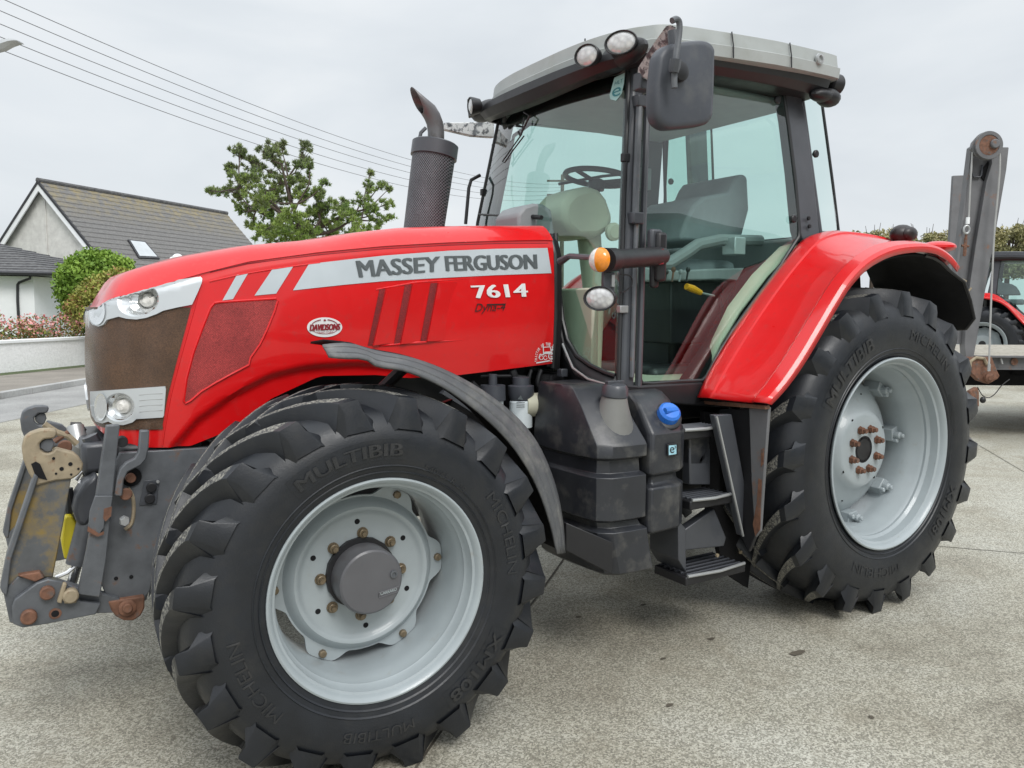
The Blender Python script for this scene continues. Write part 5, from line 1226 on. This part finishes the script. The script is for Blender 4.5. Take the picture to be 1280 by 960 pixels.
# ------------------------------------------------------------------ houses
D1 = 34.
A = PD(48, 227, D1); hz = A.z
Bp = PD(283, 268, 45.5); rd = V((Bp.x-A.x, Bp.y-A.y, 0)); RL = rd.length; rd.normalize(); gd_ = V((rd.y, -rd.x, 0))   # gable direction, to the right of the ridge
if gd_.dot(HR) < 0: gd_ = -gd_
PIT2 = 46; tp = math.tan(R(PIT2)); HWd = 4.1; ez = hz-HWd*tp
hs1 = empty('gabled_house', (A.x, A.y, 0)); tag(hs1, 'grey pebble dashed house with steep dark tiled roof and a roof window', 'house')
def HP(u, v, z): return V((A.x+rd.x*u+gd_.x*v, A.y+rd.y*u+gd_.y*v, z))
body = MB().prism([HP(.25,-HWd+.25,0), HP(.25,HWd-.25,0), HP(.25,HWd-.25,ez+.2), HP(.25,0,hz-.16), HP(.25,-HWd+.25,ez+.2)], rd*(RL-.5)); body.build('wall', 'render', hs1, smooth=False)
def slope(s):
    m_ = MB(); n = 20; sl = HWd*1.03/cos(R(PIT2)); 
    for i in range(n):
        v0, v1 = i/n*HWd*1.03, (i+1)/n*HWd*1.03+.02; z0, z1 = hz-v0*tp+.035, hz-v1*tp+.075
        m_.add([HP(0,s*v0,z0), HP(RL,s*v0,z0), HP(RL,s*v1,z1), HP(0,s*v1,z1), HP(RL,s*v1,z1-.055), HP(0,s*v1,z1-.055)], [(0,1,2,3) if s < 0 else (3,2,1,0), (3,2,4,5) if s < 0 else (5,4,2,3)])
    return m_
rfm = slope(1); rfm.join(slope(-1)); rfo = rfm.build('roof', 'tile', hs1, smooth=False)
rt = MB(); rt.tube([HP(-.05,0,hz+.06), HP(RL+.05,0,hz+.06)], .11, 8); rt.build('ridge_tiles', 'slate', rfo)
for s in (1, -1):
    v = MB(); a, b = HP(-.06,0,hz+.05), HP(-.06,s*HWd*1.05,hz-HWd*1.05*tp+.05); v.prism([a, b, b-V((0,0,.14)), a-V((0,0,.14))], rd*.12); v.build('verge_trim', 'dark_trim', rfo)
    v = MB(); a, b = HP(-.03,0,hz-.09), HP(-.03,s*HWd*1.05,hz-HWd*1.05*tp-.09); v.prism([a, b, b-V((0,0,.30)), a-V((0,0,.30))], rd*.06); v.build('barge_board', 'whitepaint', rfo)
bt = MB().box((0,0,0),(0,0,0)) if 0 else None
v = MB(); v.prism([HP(.22,HWd-.3,ez+.35), HP(.22,HWd-.3,ez+.45), HP(.22,-HWd+.3,ez+.45), HP(.22,-HWd+.3,ez+.35)], rd*.05); v.build('wall_band', 'whitewall', hs1)
v = MB(); v.tube([HP(.22,.05,0), HP(.22,.05,hz-.3)], .03, 6); v.build('gable_pipe', 'render', hs1)
# roof window: project its corners onto the slope
def onslope(px, py, off=.0):
    d = ray(px, py); nr = (gd_*tp+V((0,0,1))).normalized(); p0 = HP(0,0,hz+.06+off); return CAM+d*((p0-CAM).dot(nr)/d.dot(nr))
SW = [onslope(*a, .10) for a in ((160,299),(181.5,301.5),(200,323),(174,322))]
sk = MB().prism(SW, (gd_*tp+V((0,0,1))).normalized()*-.12); ro = sk.build('roof_window', 'dark_trim', hs1)
cc_ = sum(SW, V((0,0,0)))/4; MB().add([cc_+(p-cc_)*.84+V((0,0,.02)) for p in SW], [(0,1,2,3)]).build('pane', 'window', ro, smooth=False)
# low white annex with a hipped slate roof in front
D2 = 27.
e1 = PD(69, 341, D2); e0 = PD(-120, 331, D2-1.5); ezz = e1.z; hx = PD(-30, 290, D2+2.5)
hs2 = empty('white_annex', (e1.x-2, e1.y, 0)); tag(hs2, 'low white building with hipped slate roof and black downpipe beside the grey gable', 'house')
c1 = PD(41.5, 346, D2+.2); c0 = PD(-130, 338, D2-1.2)
bk_ = HF*6.0
MB().prism([V((c1.x,c1.y,0)), V((c0.x,c0.y,0)), V((c0.x,c0.y,0))+V((bk_.x,bk_.y,0)), V((c1.x,c1.y,0))+V((bk_.x,bk_.y,0))], (0,0,ezz-.12)).build('wall', 'whitepaint', hs2, smooth=False)
e2 = V((e1.x,e1.y,ezz))+V((HF.x,HF.y,0))*7.0; e3 = V((e0.x,e0.y,ezz))+V((HF.x,HF.y,0))*7.0
rp0 = V((hx.x, hx.y, hx.z)); rp0 = PD(-8, 303, D2+2.8); rp1 = V((rp0.x-8, rp0.y+4.9, rp0.z)); E1 = V((e1.x,e1.y,ezz)); E0 = V((e0.x,e0.y,ezz))
m_ = MB(); n = 12
for i in range(n):
    t0, t1 = i/n, (i+1)/n
    for a, b, ta, tb in ((E1, E0, rp0, rp1), (e2, E1, rp0, rp0), (E0, e3, rp1, rp1)):
        z_ = V((0,0,.035)); m_.add([ta.lerp(a, t0), tb.lerp(b, t0), tb.lerp(b, t1)+z_, ta.lerp(a, t1)+z_, tb.lerp(b, t1), ta.lerp(a, t1)], [(0,1,2,3), (3,2,4,5)])
m_.build('roof', 'slate', hs2, smooth=False)
f_ = MB(); f_.tube([E1-V((0,0,.04)), E0-V((0,0,.04))], .07, 6); f_.tube([E1-V((0,0,.04)), e2-V((0,0,.04))], .07, 6); f_.build('gutter', 'dark_trim', hs2)
MB().prism([E1-V((0,0,.03)), E0-V((0,0,.03)), e3-V((0,0,.03)), e2-V((0,0,.03))], (0,0,-.05)).build('soffit', 'whitepaint', hs2)
f_ = MB(); f_.tube([PD(38,344,D2-.1), PD(37.5,348,D2-.1), PD(24,353,D2+.02), PD(22,356,D2+.05), PD(22,375,D2+.05), V((PD(22,375,D2+.05).x, PD(22,375,D2+.05).y, .1))], .045, 8); f_.build('downpipe', 'dark_trim', hs2)
# small white thing peeping over the bonnet
wh = MB(); c = PD(222,320.5,24.); wh.ell(c+V((0,0,-.05)), (.16,.16,.13), 12, 8); wh.ell(c+V((-.14,.05,-.10)), (.09,.1,.09), 10, 6); wh.tube([V((c.x,c.y,.02)), c], [.12,.05], 8)
o = wh.build('garden_ornament', 'whitepaint'); tag(o, 'small white rounded ornament showing just above the red bonnet', 'ornament')
# ------------------------------------------------------------------ pine tree
DT = 15.5
pb = PD(392, 300, DT); tr = empty('pine_tree', (pb.x, pb.y, .02)); tag(tr, 'open crowned pine tree with bare twigs behind the red bonnet', 'tree')
CL = [(300,190,15),(318,205,17),(338,192,15),(352,186,10),(345,206,15),(381,182,7),(382,196,10),(388,208,9),(372,206,12),(300,222,16),(322,224,15),(352,226,16),(378,226,14),(288,212,10),(280,240,9),(268,240,7),(300,245,14),(325,248,17),(350,250,17),(375,246,15),(395,244,13),(312,262,16),(336,270,17),(362,272,17),(388,266,15),(405,258,13),(330,288,16),(356,292,16),(384,290,16),(408,280,14),(425,268,13),(412,294,14),(428,252,10),(440,268,12),(452,250,9),(462,236,9),(462,217,6),(475,232,8),(486,236,8),(448,284,14),(468,262,11),(482,256,9),(472,278,11),(486,272,7),(436,296,12),(460,294,10),(318,280,10),(300,262,8),(344,240,12),(262,238,5),(398,264,12),(420,284,14),(404,232,9),(432,262,10),(418,296,12),(340,300,14),(370,302,14)]
rnd = random.Random(4); cl3 = []
for (x, y, r_) in CL:
    dd = rnd.gauss(0, .75); cl3.append((PD(x, y, DT+dd), r_/FPX*DT))
vs, fs, mi = [], [], []; tufts = []
for c, r_ in cl3:
    subs = []
    for j in range(int(3+(r_/.058)**2*1.0)):
        d = V((rnd.gauss(0,1), rnd.gauss(0,1), rnd.gauss(0,.9))).normalized(); subs.append(c+d*r_*rnd.uniform(.1,1.15))
    tufts.append(subs)
    for sb_ in subs:
      hi = (sb_.z-pb.z)/1.5
      for q2 in range(11):
        d = V((rnd.gauss(0,1), rnd.gauss(0,1), rnd.gauss(0,1)+.3)).normalized(); p = sb_+d*rnd.uniform(0,.055)
        for q in range(7):
            a = (V((rnd.gauss(0,.6), rnd.gauss(0,.6), rnd.gauss(0,.6)))+d*.5+V((0,0,.7))).normalized(); b = a.orthogonal().normalized(); b = (b*cos(q)+a.cross(b)*sin(q)); s = rnd.uniform(.05,.085)
            o_ = len(vs); vs += [p-b*.011, p+b*.011, p+a*s]; fs.append((o_, o_+1, o_+2)); mi.append(1 if rnd.random() < .15+.6*hi else 0)
m_ = MB(); m_.v, m_.f, m_.m = vs, fs, mi; m_.build('crown', ['pine', 'pine2'], tr, smooth=False)
tk = MB(); tk.tube([V((pb.x, pb.y, 0)), V((pb.x+.05, pb.y, 1.2)), V((pb.x-.1, pb.y+.1, 2.2)), PD(375,292,DT)], [.17,.14,.12,.09], 10); tko = tk.build('trunk', 'bark', tr)
hubs = [PD(x, y, DT+rnd.gauss(0,.3)) for x, y in ((345,275),(372,255),(400,275),(330,240),(360,222),(440,275),(320,262),(384,280),(352,205),(455,262),(300,235))]
base = PD(380,294,DT)
lb = MB()
for i_, h_ in enumerate(hubs):
    mid = base.lerp(h_, .5)+V((rnd.gauss(0,.08), rnd.gauss(0,.1), rnd.gauss(0,.06))); t = MB(); t.tube([V(p) for p in catmull([tuple(base), tuple(mid), tuple(h_)], 4)], [.042-.003*k for k in range(9)], 7); t.build('limb', 'bark', tr)
tw = MB()
for c, r_ in cl3:
    h_ = min(hubs, key=lambda q: (q-c).length+(.0 if q.z < c.z else .35)); mid = h_.lerp(c, .55)+V((rnd.gauss(0,.04), rnd.gauss(0,.05), -.04)); tw.tube([h_, mid, c], [.020,.013,.006], 5)
    for sb_ in tufts[cl3.index((c, r_))][::2]: tw.tube([mid.lerp(c, rnd.uniform(.3,1)), sb_], [.008,.004], 4)
tw.build('twigs', 'bark', tr)
# ------------------------------------------------------------------ overhead wires, pole, street lamp
PB = PD(703, 238, 46); 
wl = [((8,0),(400,162.5),228),((0,12.5),(400,173),232),((0,29),(400,183),236),((0,45),(400,194),240),((6,63),(400,205),244)]
po = empty('utility_pole', (PB.x, PB.y, 0)); tag(po, 'thin wooden pole with crossarm seen through the windscreen', 'pole')
t = MB(); t.tube([V((PB.x,PB.y,0)), V((PB.x,PB.y,PB.z+.9))], [.16,.10], 10); t.build('shaft', 'pole', po)
for dz in (.5, -.3): t = MB(); t.prism([V((PB.x,PB.y,PB.z+dz))-HR*.9, V((PB.x,PB.y,PB.z+dz))+HR*.9, V((PB.x,PB.y,PB.z+dz+.1))+HR*.9, V((PB.x,PB.y,PB.z+dz+.1))-HR*.9], HF*.1); t.build('crossarm', 'pole', po)
for i_, (a, b, yp) in enumerate(wl):
    sl = (b[1]-a[1])/(b[0]-a[0]); st = PD(a[0]-60, a[1]-60*sl*1.05, 13.+.05*i_); P = []
    e = V((PB.x, PB.y, PB.z))+V((0,0,(236-yp)/FPX*46)); 
    # depth of the point seen at x = 400 comes from the straight plan line st -> e
    n = 40
    for k in range(n+1):
        p = st.lerp(e, k/n); P.append(p)
    # vertical sag so that the wire passes the second sighting
    def yat(s_):
        best = min((topx(V((p.x, p.y, p.z-s_*4*(k/n)*(1-k/n)))) for k, p in enumerate(P)), key=lambda q: abs(q[0]-400)); return best[1]-(best[0]-400)*sl*.9
    lo, hi = -3., 3.
    for _ in range(30):
        m2 = (lo+hi)/2
        if yat(m2) < b[1]: lo = m2
        else: hi = m2
    P = [V((p.x, p.y, p.z-lo*4*(k/n)*(1-k/n))) for k, p in enumerate(P)]
    o = MB().tube(P, .008, 5).build('overhead_wire', 'wire'); tag(o, ['topmost of the five thin overhead wires crossing the grey sky','second from the top of the five overhead wires in the sky','middle one of the five overhead wires in the sky','second from the bottom of the five overhead wires in the sky','lowest of the five overhead wires, passing just under the street lamp'][i_], 'wire', 'overhead wires')
DLm = 9.
lc = PD(5, 55, DLm); lp_ = empty('street_lamp', (PD(-150,55,DLm).x, PD(-150,55,DLm).y, 0)); tag(lp_, 'grey street lamp head reaching in at the top left edge', 'street lamp')
t = MB(); P0 = PD(-60,70,DLm); 
hp_ = [[PD(x, y0, DLm)+HF*f for f, y0 in ((-.07,(ya+yb)/2),(-.04,ya),(.04,ya),(.07,(ya+yb)/2),(.04,yb),(-.04,yb))] for x, ya, yb in ((-45,60,74),(-25,55,70),(0,51.5,64),(6,50.5,62.5),(14,49.5,58),(22,50.5,55),(26,52.5,54))]
t.loft(hp_); t.build('lamp_head', 'alu', lp_, fix=True)
t = MB(); pB = V((WL[lp_.name].x, WL[lp_.name].y, 0)); t.tube([pB, pB+V((0,0,PD(-150,90,DLm).z)), PD(-110,76,DLm), PD(-40,66,DLm)], [.08,.05,.04,.035], 10); t.build('lamp_pole', 'alu', lp_)
# ------------------------------------------------------------------ trailer with raised ramps
DR = 9.8
tl_ = empty('low_loader_trailer', (PD(1280,470,DR).x, PD(1280,470,DR).y, 0)); tag(tl_, 'grey low loader trailer with wooden deck and raised ramps behind the rear wheel', 'trailer')
hF = V((HF.x, HF.y, 0))
def rp(pts, D, t, name, m, bevel=.004, par=None):
    return MB().prism([PD(x, y, D) for x, y in pts], hF*t).build(name, m, par or tl_, bevel=bevel)
dz = PD(1240,444,DR).z
a = PD(1214,444,DR); b = a+V((HR.x,HR.y,0))*7.0; a.z = b.z = dz
# deck planks run along the trailer
for k in range(9):
    o_ = hF*(.01+k*.335)
    MB().prism([a+o_+V((0,0,-.05)), b+o_+V((0,0,-.05)), b+o_+hF*.325+V((0,0,-.05)), a+o_+hF*.325+V((0,0,-.05))], (0,0,.05+.003*(k%3))).build('deck_plank', 'wood', tl_, bevel=.006)
fr = MB(); z0 = dz-.178; 
fr.prism([a+V((0,0,-.004)), b+V((0,0,-.004)), b+V((0,0,-.024)), a+V((0,0,-.024))], hF*-.09)
fr.prism([a+V((0,0,-.024)), b+V((0,0,-.024)), b+V((0,0,-.165)), a+V((0,0,-.165))], hF*-.012)
fr.prism([a+V((.12,0,-.165)), b+V((0,0,-.165)), b+V((0,0,-.178)), a+V((.12,0,-.178))], hF*-.09); fr.build('side_rail', 'rampsteel', tl_)
MB().prism([a+hF*2.95+V((0,0,-.02)), b+hF*2.95+V((0,0,-.02)), b+hF*2.95+V((0,0,-.2)), a+hF*2.95+V((0,0,-.2))], hF*.08).build('side_rail', 'rampsteel', tl_)
for x in (1251,):
    t = MB(); t.tube([PD(x,448,DR-.05), PD(x+2,455,DR-.05)], .012, 8); t.build('rope_hook', 'alu', tl_)
b_ = MB(); b_.lathe([(0,.045),(.004,.045),(.004,0)], PD(1268,452,DR-.02), -hF, 16); b_.build('rail_rust', 'rust', tl_)
# underframe
for k in range(4):
    p = a+V((HR.x,HR.y,0))*(1.0+k*1.6)+V((0,0,-.3)); MB().prism([p, p+V((HR.x,HR.y,0))*.1, p+V((HR.x,HR.y,0))*.1+V((0,0,.14)), p+V((0,0,.14))], hF*2.8).build('cross_member', 'matt', tl_)
MB().prism([a+hF*.8+V((0,0,-.18)), b+hF*.8+V((0,0,-.18)), b+hF*.8+V((0,0,-.45)), a+hF*.8+V((0,0,-.45))], hF*.12).build('chassis_beam', 'matt', tl_)
MB().prism([a+hF*2.1+V((0,0,-.18)), b+hF*2.1+V((0,0,-.18)), b+hF*2.1+V((0,0,-.45)), a+hF*2.1+V((0,0,-.45))], hF*.12).build('chassis_beam', 'matt', tl_)
for i, dx in enumerate((3.4, 4.6)):
    for dy in (.25, 2.5):
        c = a+V((HR.x,HR.y,0))*dx+hF*dy; t = MB(); t.lathe([(0,.2),(.0,.36),(.03,.40),(.21,.40),(.24,.36),(.24,.2),(.2,.1),(.2,0)], V((c.x,c.y,.40)), hF, 28); t.build('trailer_wheel', 'rubber', tl_)
# ramps
r1 = rp([(1192,219.5),(1207,219),(1204,300),(1200,340),(1195,420),(1188,470),(1178,470),(1186,350),(1187,300)], DR+1.9, .06, 'loading_ramp', 'rampsteel')
rmp = rp([(1214,184),(1238,176),(1240,206),(1238,216),(1233,218),(1231,228),(1222,290),(1209,372),(1203,430),(1196,430),(1190,400),(1196,330)], DR, .05, 'loading_ramp', 'rampsteel')
rp([(1214,184),(1216.5,182),(1199,329),(1193,380),(1190,380),(1196,329)], DR-.10, .10, 'ramp_flange', 'rampsteel', .003, rmp)
rp([(1240,204),(1238,188),(1247,184),(1260.5,184),(1257,212),(1246,275),(1239,318),(1228,385),(1221,425),(1217,447),(1207,447),(1206,430),(1209,380),(1220,305),(1233,228)], DR-.08, .12, 'ramp_beam', 'rampsteel', .004, rmp)
rp([(1254,184),(1261,184.5),(1258,212),(1247,276),(1240,318),(1238,318),(1247,262),(1252,225)], DR+.12, .5, 'ramp_side', 'rampsteel', .003, rmp)
rp([(1227,212),(1238,199),(1237.5,207),(1240,210),(1237,224),(1232,228),(1227,222)], DR-.02, .02, 'ramp_gusset', 'matt', .002, rmp)
t = MB(); t.tube([PD(x, y, DR-.03) for x, y in ((1215,217),(1217,221),(1225,221.5),(1227,218),(1228,206))], .012, 6); t.build('ramp_lip', 'charcoal', rmp)
ax = -hF
pu = MB(); c = PD(1232,183,DR-.16); pu.lathe([(0,.165),(.012,.170),(.02,.165),(.03,.140),(.05,.140),(.062,.165),(.07,.170),(.08,.165),(.08,.125),(.07,.12),(.07,.0)], c, ax, 40); pu_ = pu.build('cable_pulley', 'rampsteel', rmp)
k = MB(); k.lathe([(0,.118),(.006,.118),(.006,0)], c+ax*.066, ax, 32); k.build('pulley_face', 'rust', rmp)
k = MB(); k.lathe([(0,.055),(.03,.055),(.04,.045),(.04,0)], c+ax*.07+V((HR.x,HR.y,0))*.06+V((0,0,.015)), ax, 20); k.build('pulley_pin', 'rampsteel', rmp)
rp([(1214,186),(1216,178),(1222,171),(1225,182),(1222,196)], DR-.14, .05, 'pulley_cheek', 'rampsteel', .004, rmp)
t = MB(); t.tube([PD(1215.5,190,DR-.13), PD(1213,230,DR-.14), PD(1211,272,DR-.13)], .010, 6); t.build('steel_cable', 'cable', tl_)
t = MB(); t.lathe([(0,.022),(.08,.022)], PD(1209.5,280,DR-.13), (0,0,1), 10); t.build('cable_ferrule', 'whitepaint', tl_)
t = MB(); cc = PD(1208.3,287,DR-.13); t.tube([cc+(V((HR.x,HR.y,0))*cos(a_)*.034+V((0,0,1))*sin(a_)*.048) for a_ in [2*pi*i/16 for i in range(17)]], .013, 6, cap=False); t.build('cable_thimble', 'alu', tl_)
t = MB(); t.tube([PD(1208,291,DR-.12), PD(1207,300,DR-.1)], .015, 6); t.tube([PD(1207,298,DR-.1), PD(1205.5,320,DR-.1)], .02, 6); t.tube([PD(1202,307,DR-.1), PD(1211,308,DR-.1)], .014, 6); t.build('cable_anchor', 'rust', tl_)
t = MB(); t.tube([V(p) for p in catmull([tuple(PD(x, y, DR-.2)) for x, y in ((1246,181),(1249,190),(1250,205),(1248,235),(1243,290),(1240,350),(1238,400),(1236.3,456))], 5)], .011, 6); t.build('steel_cable', 'cable', tl_)
t = MB(); t.lathe([(0,.018),(.09,.018)], PD(1236,464,DR-.2), (0,0,1), 10); t.build('cable_ferrule', 'alu', tl_)
t = MB(); t.lathe([(0,.055),(.03,.055),(.04,.03),(.05,.03),(.05,0)], PD(1236,472,DR-.16), ax, 18); t.build('cable_shackle', 'rust', tl_)
rp([(1208,446),(1240,446),(1246,462),(1250,470),(1247,474),(1236,480),(1224,476),(1214,466)], DR-.12, .10, 'ramp_hinge', 'rust', .01)
t = MB(); t.tube([PD(x, y, DR-.13) for x, y in ((1212,462),(1213,452),(1220,447),(1230,448),(1234,456))], .02, 8); t.build('hinge_strap', 'tan', tl_)
rp([(1213,489),(1222,484),(1224,490),(1224,508),(1217,510),(1214,505)], DR-.2, .08, 'tail_bracket', 'rust', .006)
t = MB(); t.ell(PD(1228.5,500,DR-.2), (.035,.035,.04), 10, 6); t.build('light_plug', 'black', tl_)
t = MB(); t.tube([V(p) for p in catmull([tuple(PD(x, y, DR-.2)) for x, y in ((1222,484),(1228,494),(1236,497),(1244,492),(1252,482),(1262,474))], 5)], .006, 6); t.build('trailer_cable', 'black', tl_)
t = MB(); t.tube([PD(1196,345,DR-.1), PD(1208,352,DR-.1)], .012, 6); t.tube([PD(1205,370,DR-.1), PD(1214,360,DR-.1)], .012, 6); t.build('ramp_strut', 'tan', tl_)
# ------------------------------------------------------------------ second tractor: a copy of the first one's main parts
keep_ = ('bonnet','bonnet_bulkhead','bonnet_seal','front_wheel','rear_wheel','front_pillar','windscreen','door_glass','rear_pillar','rear_window','rear_window_frame','cab_back_panel','cab_roof','roof_underside','roof_visor','work_lamp','rear_work_lamp','cab_floor','cab_base','seat_backrest','seat_cushion','steering_wheel','steering_column','rear_fender','fender_liner','wheel_house_wall','chassis','engine_block','gearbox','front_axle','rear_axle','exhaust_guard','exhaust_pipe','fuel_tank','front_mudguard','name_band','quarter_glass','door_seal','fender_lamp')
T2 = tag(empty('tractor', (0, 0, 0)), 'second red tractor half hidden behind the trailer at the right edge', 'tractor')
for ch in list(T.children):
    if ch.name.split('.')[0] in keep_:
        c = ch.copy(); COL.objects.link(c); c.parent = T2
        if ch.name.startswith('cab_roof'): c.data = ch.data.copy(); c.data.materials[0] = M['charcoal']
        for g in ch.children:
            if g.name.split('.')[0] in ('tyre','rim','hub_cap','lamp_lens','reflector_bowl'):
                d = g.copy(); COL.objects.link(d); d.parent = c
ang = R(113); Wc = PD(1228, 413, 18.4)
T2.rotation_euler = (0, 0, ang)
off = Matrix.Rotation(ang, 4, 'Z') @ V((0, 1.18, .86)); T2.location = V((Wc.x-off.x, Wc.y-off.y, 0))
# ------------------------------------------------------------------ trees on the skyline
spec = [(1092,296,26,12,62,'leftmost low autumn tree just right of the dark fender lamp'),(1118,292,22,12,66,'low yellow green tree between the fender lamp and the ramp'),(1160,297,26,14,60,'yellow green tree directly left of the raised ramps'),(1182,300,18,13,64,'autumn tree half hidden by the far ramp'),(1262,292,24,20,58,'tall thin twigged tree right of the ramps above the second tractor'),(1292,296,26,16,60,'autumn tree at the right edge above the second tractor'),(1228,300,24,16,64,'autumn tree glimpsed between ramp beams')]
for i, (x, y, rx, ry, D, lab) in enumerate(spec):
    y += 4
    c0 = PD(x, y, D); root = tag(empty('background_tree', (c0.x, c0.y, 0)), lab, 'tree', 'trees on the skyline'); rnd = random.Random(50+i); cs = []
    for k in range(16):
        c = PD(x+rnd.uniform(-1,1)*rx*.9, y+rnd.uniform(-1.0,.5)*ry+ry*.4, D+rnd.uniform(-1,1)); rr_ = rx/FPX*D*rnd.uniform(.18,.42); cs.append((c, V((rr_, rr_, rr_*.8)), 0))
    for k in range(6):
        c = PD(x+rnd.uniform(-1,1)*rx*.9, y+ry*1.6, D); cs.append((c, V((1., 1., 1.2)), 0))
    leaves(6500, blob_fn(cs), .12, ['farleaf'], 'crown', root, 80+i)
    t = MB(); t.tube([V((c0.x,c0.y,0)), V((c0.x,c0.y,c0.z*.6)), c0], [.22,.17,.08], 7)
    for k in range(14): q = cs[k % 16][0]; t.tube([V((c0.x,c0.y,c0.z*.7)), q+V((0,0,rnd.uniform(.3,1.0)))], [.06,.015], 4)
    t.build('trunk', 'bark', root)
# ------------------------------------------------------------------ shed that the door glass mirrors
sh = tag(empty('farm_shed', (15, -17, 0)), 'wide green sheeted shed with shallow gable mirrored in the cab door glass', 'shed')
XA, ZA, HX, ZE = 15.3, 8.0, 11.8, 5.75
MB().prism([V((XA-HX,-17,0)), V((XA+HX,-17,0)), V((XA+HX,-17,ZE)), V((XA,-17,ZA)), V((XA-HX,-17,ZE))], (0,-26,0)).build('wall', 'shed', sh, smooth=False)
MB().prism([V((XA-HX-.3,-16.9,ZE-.1)), V((XA,-16.9,ZA)), V((XA+HX+.3,-16.9,ZE-.1)), V((XA+HX+.3,-16.9,ZE+.2)), V((XA,-16.9,ZA+.3)), V((XA-HX-.3,-16.9,ZE+.2))], (0,-26.4,0)).build('roof', 'shedroof', sh, smooth=False)
cr_ = MB()
for k in range(78):
    x = XA-HX+.15+k*.3; zt = ZA-(ZA-ZE)*abs(x+.1-XA)/HX-.15; cr_.prism([V((x,-17,0)), V((x+.1,-16.94,0)), V((x+.2,-17,0))], (0,0,zt))
cr_.build('cladding_ribs', 'shed', sh, smooth=False)
MB().box((XA-3,-17.0,0),(XA+2.5,-16.9,4.6)).build('roller_door', 'matt', sh)
# ------------------------------------------------------------------ sky, sun, exposure
w = bpy.data.worlds.new('World'); SC.world = w; w.use_nodes = True; nt = w.node_tree; bg = nt.nodes['Background']
sky = nt.nodes.new('ShaderNodeTexSky'); sky.sky_type = 'NISHITA'; sky.sun_disc = False
SEL, SAZ = R(48), R(186)
sky.sun_elevation = SEL; sky.sun_rotation = SAZ; sky.air_density = 1.2; sky.dust_density = 4
tc = nt.nodes.new('ShaderNodeTexCoord'); mp = nt.nodes.new('ShaderNodeMapping'); mp.inputs['Scale'].default_value = (1, 1, 2.6); L(nt, tc.outputs['Generated'], mp.inputs[0])
nz = noise(nt, 2.1, 5, .5, mp.outputs[0], .4)
cl = ramp(nt, nz, [(.30, (6.2, 6.65, 7.1)), (.52, (7.2, 7.6, 7.95)), (.74, (8.5, 8.7, 8.85))])
for e in nt.nodes:
    if e.type == 'VALTORGB':
        for q in e.color_ramp.elements: q.color = tuple(c/10 for c in q.color[:3])+(1,)
sc_ = nt.nodes.new('ShaderNodeVectorMath'); sc_.operation = 'SCALE'; sc_.inputs['Scale'].default_value = 10.; L(nt, cl, sc_.inputs[0])
sz = nt.nodes.new('ShaderNodeSeparateXYZ'); L(nt, tc.outputs['Generated'], sz.inputs[0])
mr = nt.nodes.new('ShaderNodeMapRange'); mr.interpolation_type = 'SMOOTHSTEP'; mr.inputs[1].default_value = .30; mr.inputs[2].default_value = .95; mr.inputs[3].default_value = .92; mr.inputs[4].default_value = 1.9; L(nt, sz.outputs[2], mr.inputs[0])
s2 = nt.nodes.new('ShaderNodeVectorMath'); s2.operation = 'SCALE'; L(nt, sc_.outputs[0], s2.inputs[0]); L(nt, mr.outputs[0], s2.inputs['Scale'])
L(nt, mixc(nt, .94, sky.outputs['Color'], s2.outputs[0]), bg.inputs['Color']); bg.inputs['Strength'].default_value = .1
sd = bpy.data.lights.new('sun', 'SUN'); so = bpy.data.objects.new('sun', sd); COL.objects.link(so); sd.energy = 1.5; sd.angle = R(24); sd.color = (1, .98, .95)
dv = V((cos(SEL)*sin(SAZ), cos(SEL)*cos(SAZ), sin(SEL))); so.rotation_euler = dv.to_track_quat('Z', 'Y').to_euler()
SC.view_settings.view_transform = 'Standard'; SC.view_settings.look = 'None'; SC.view_settings.exposure = .28; SC.view_settings.gamma = 1
SC.cycles.max_bounces = 8; SC.cycles.transparent_max_bounces = 16; SC.cycles.glossy_bounces = 4; SC.cycles.use_denoising = True
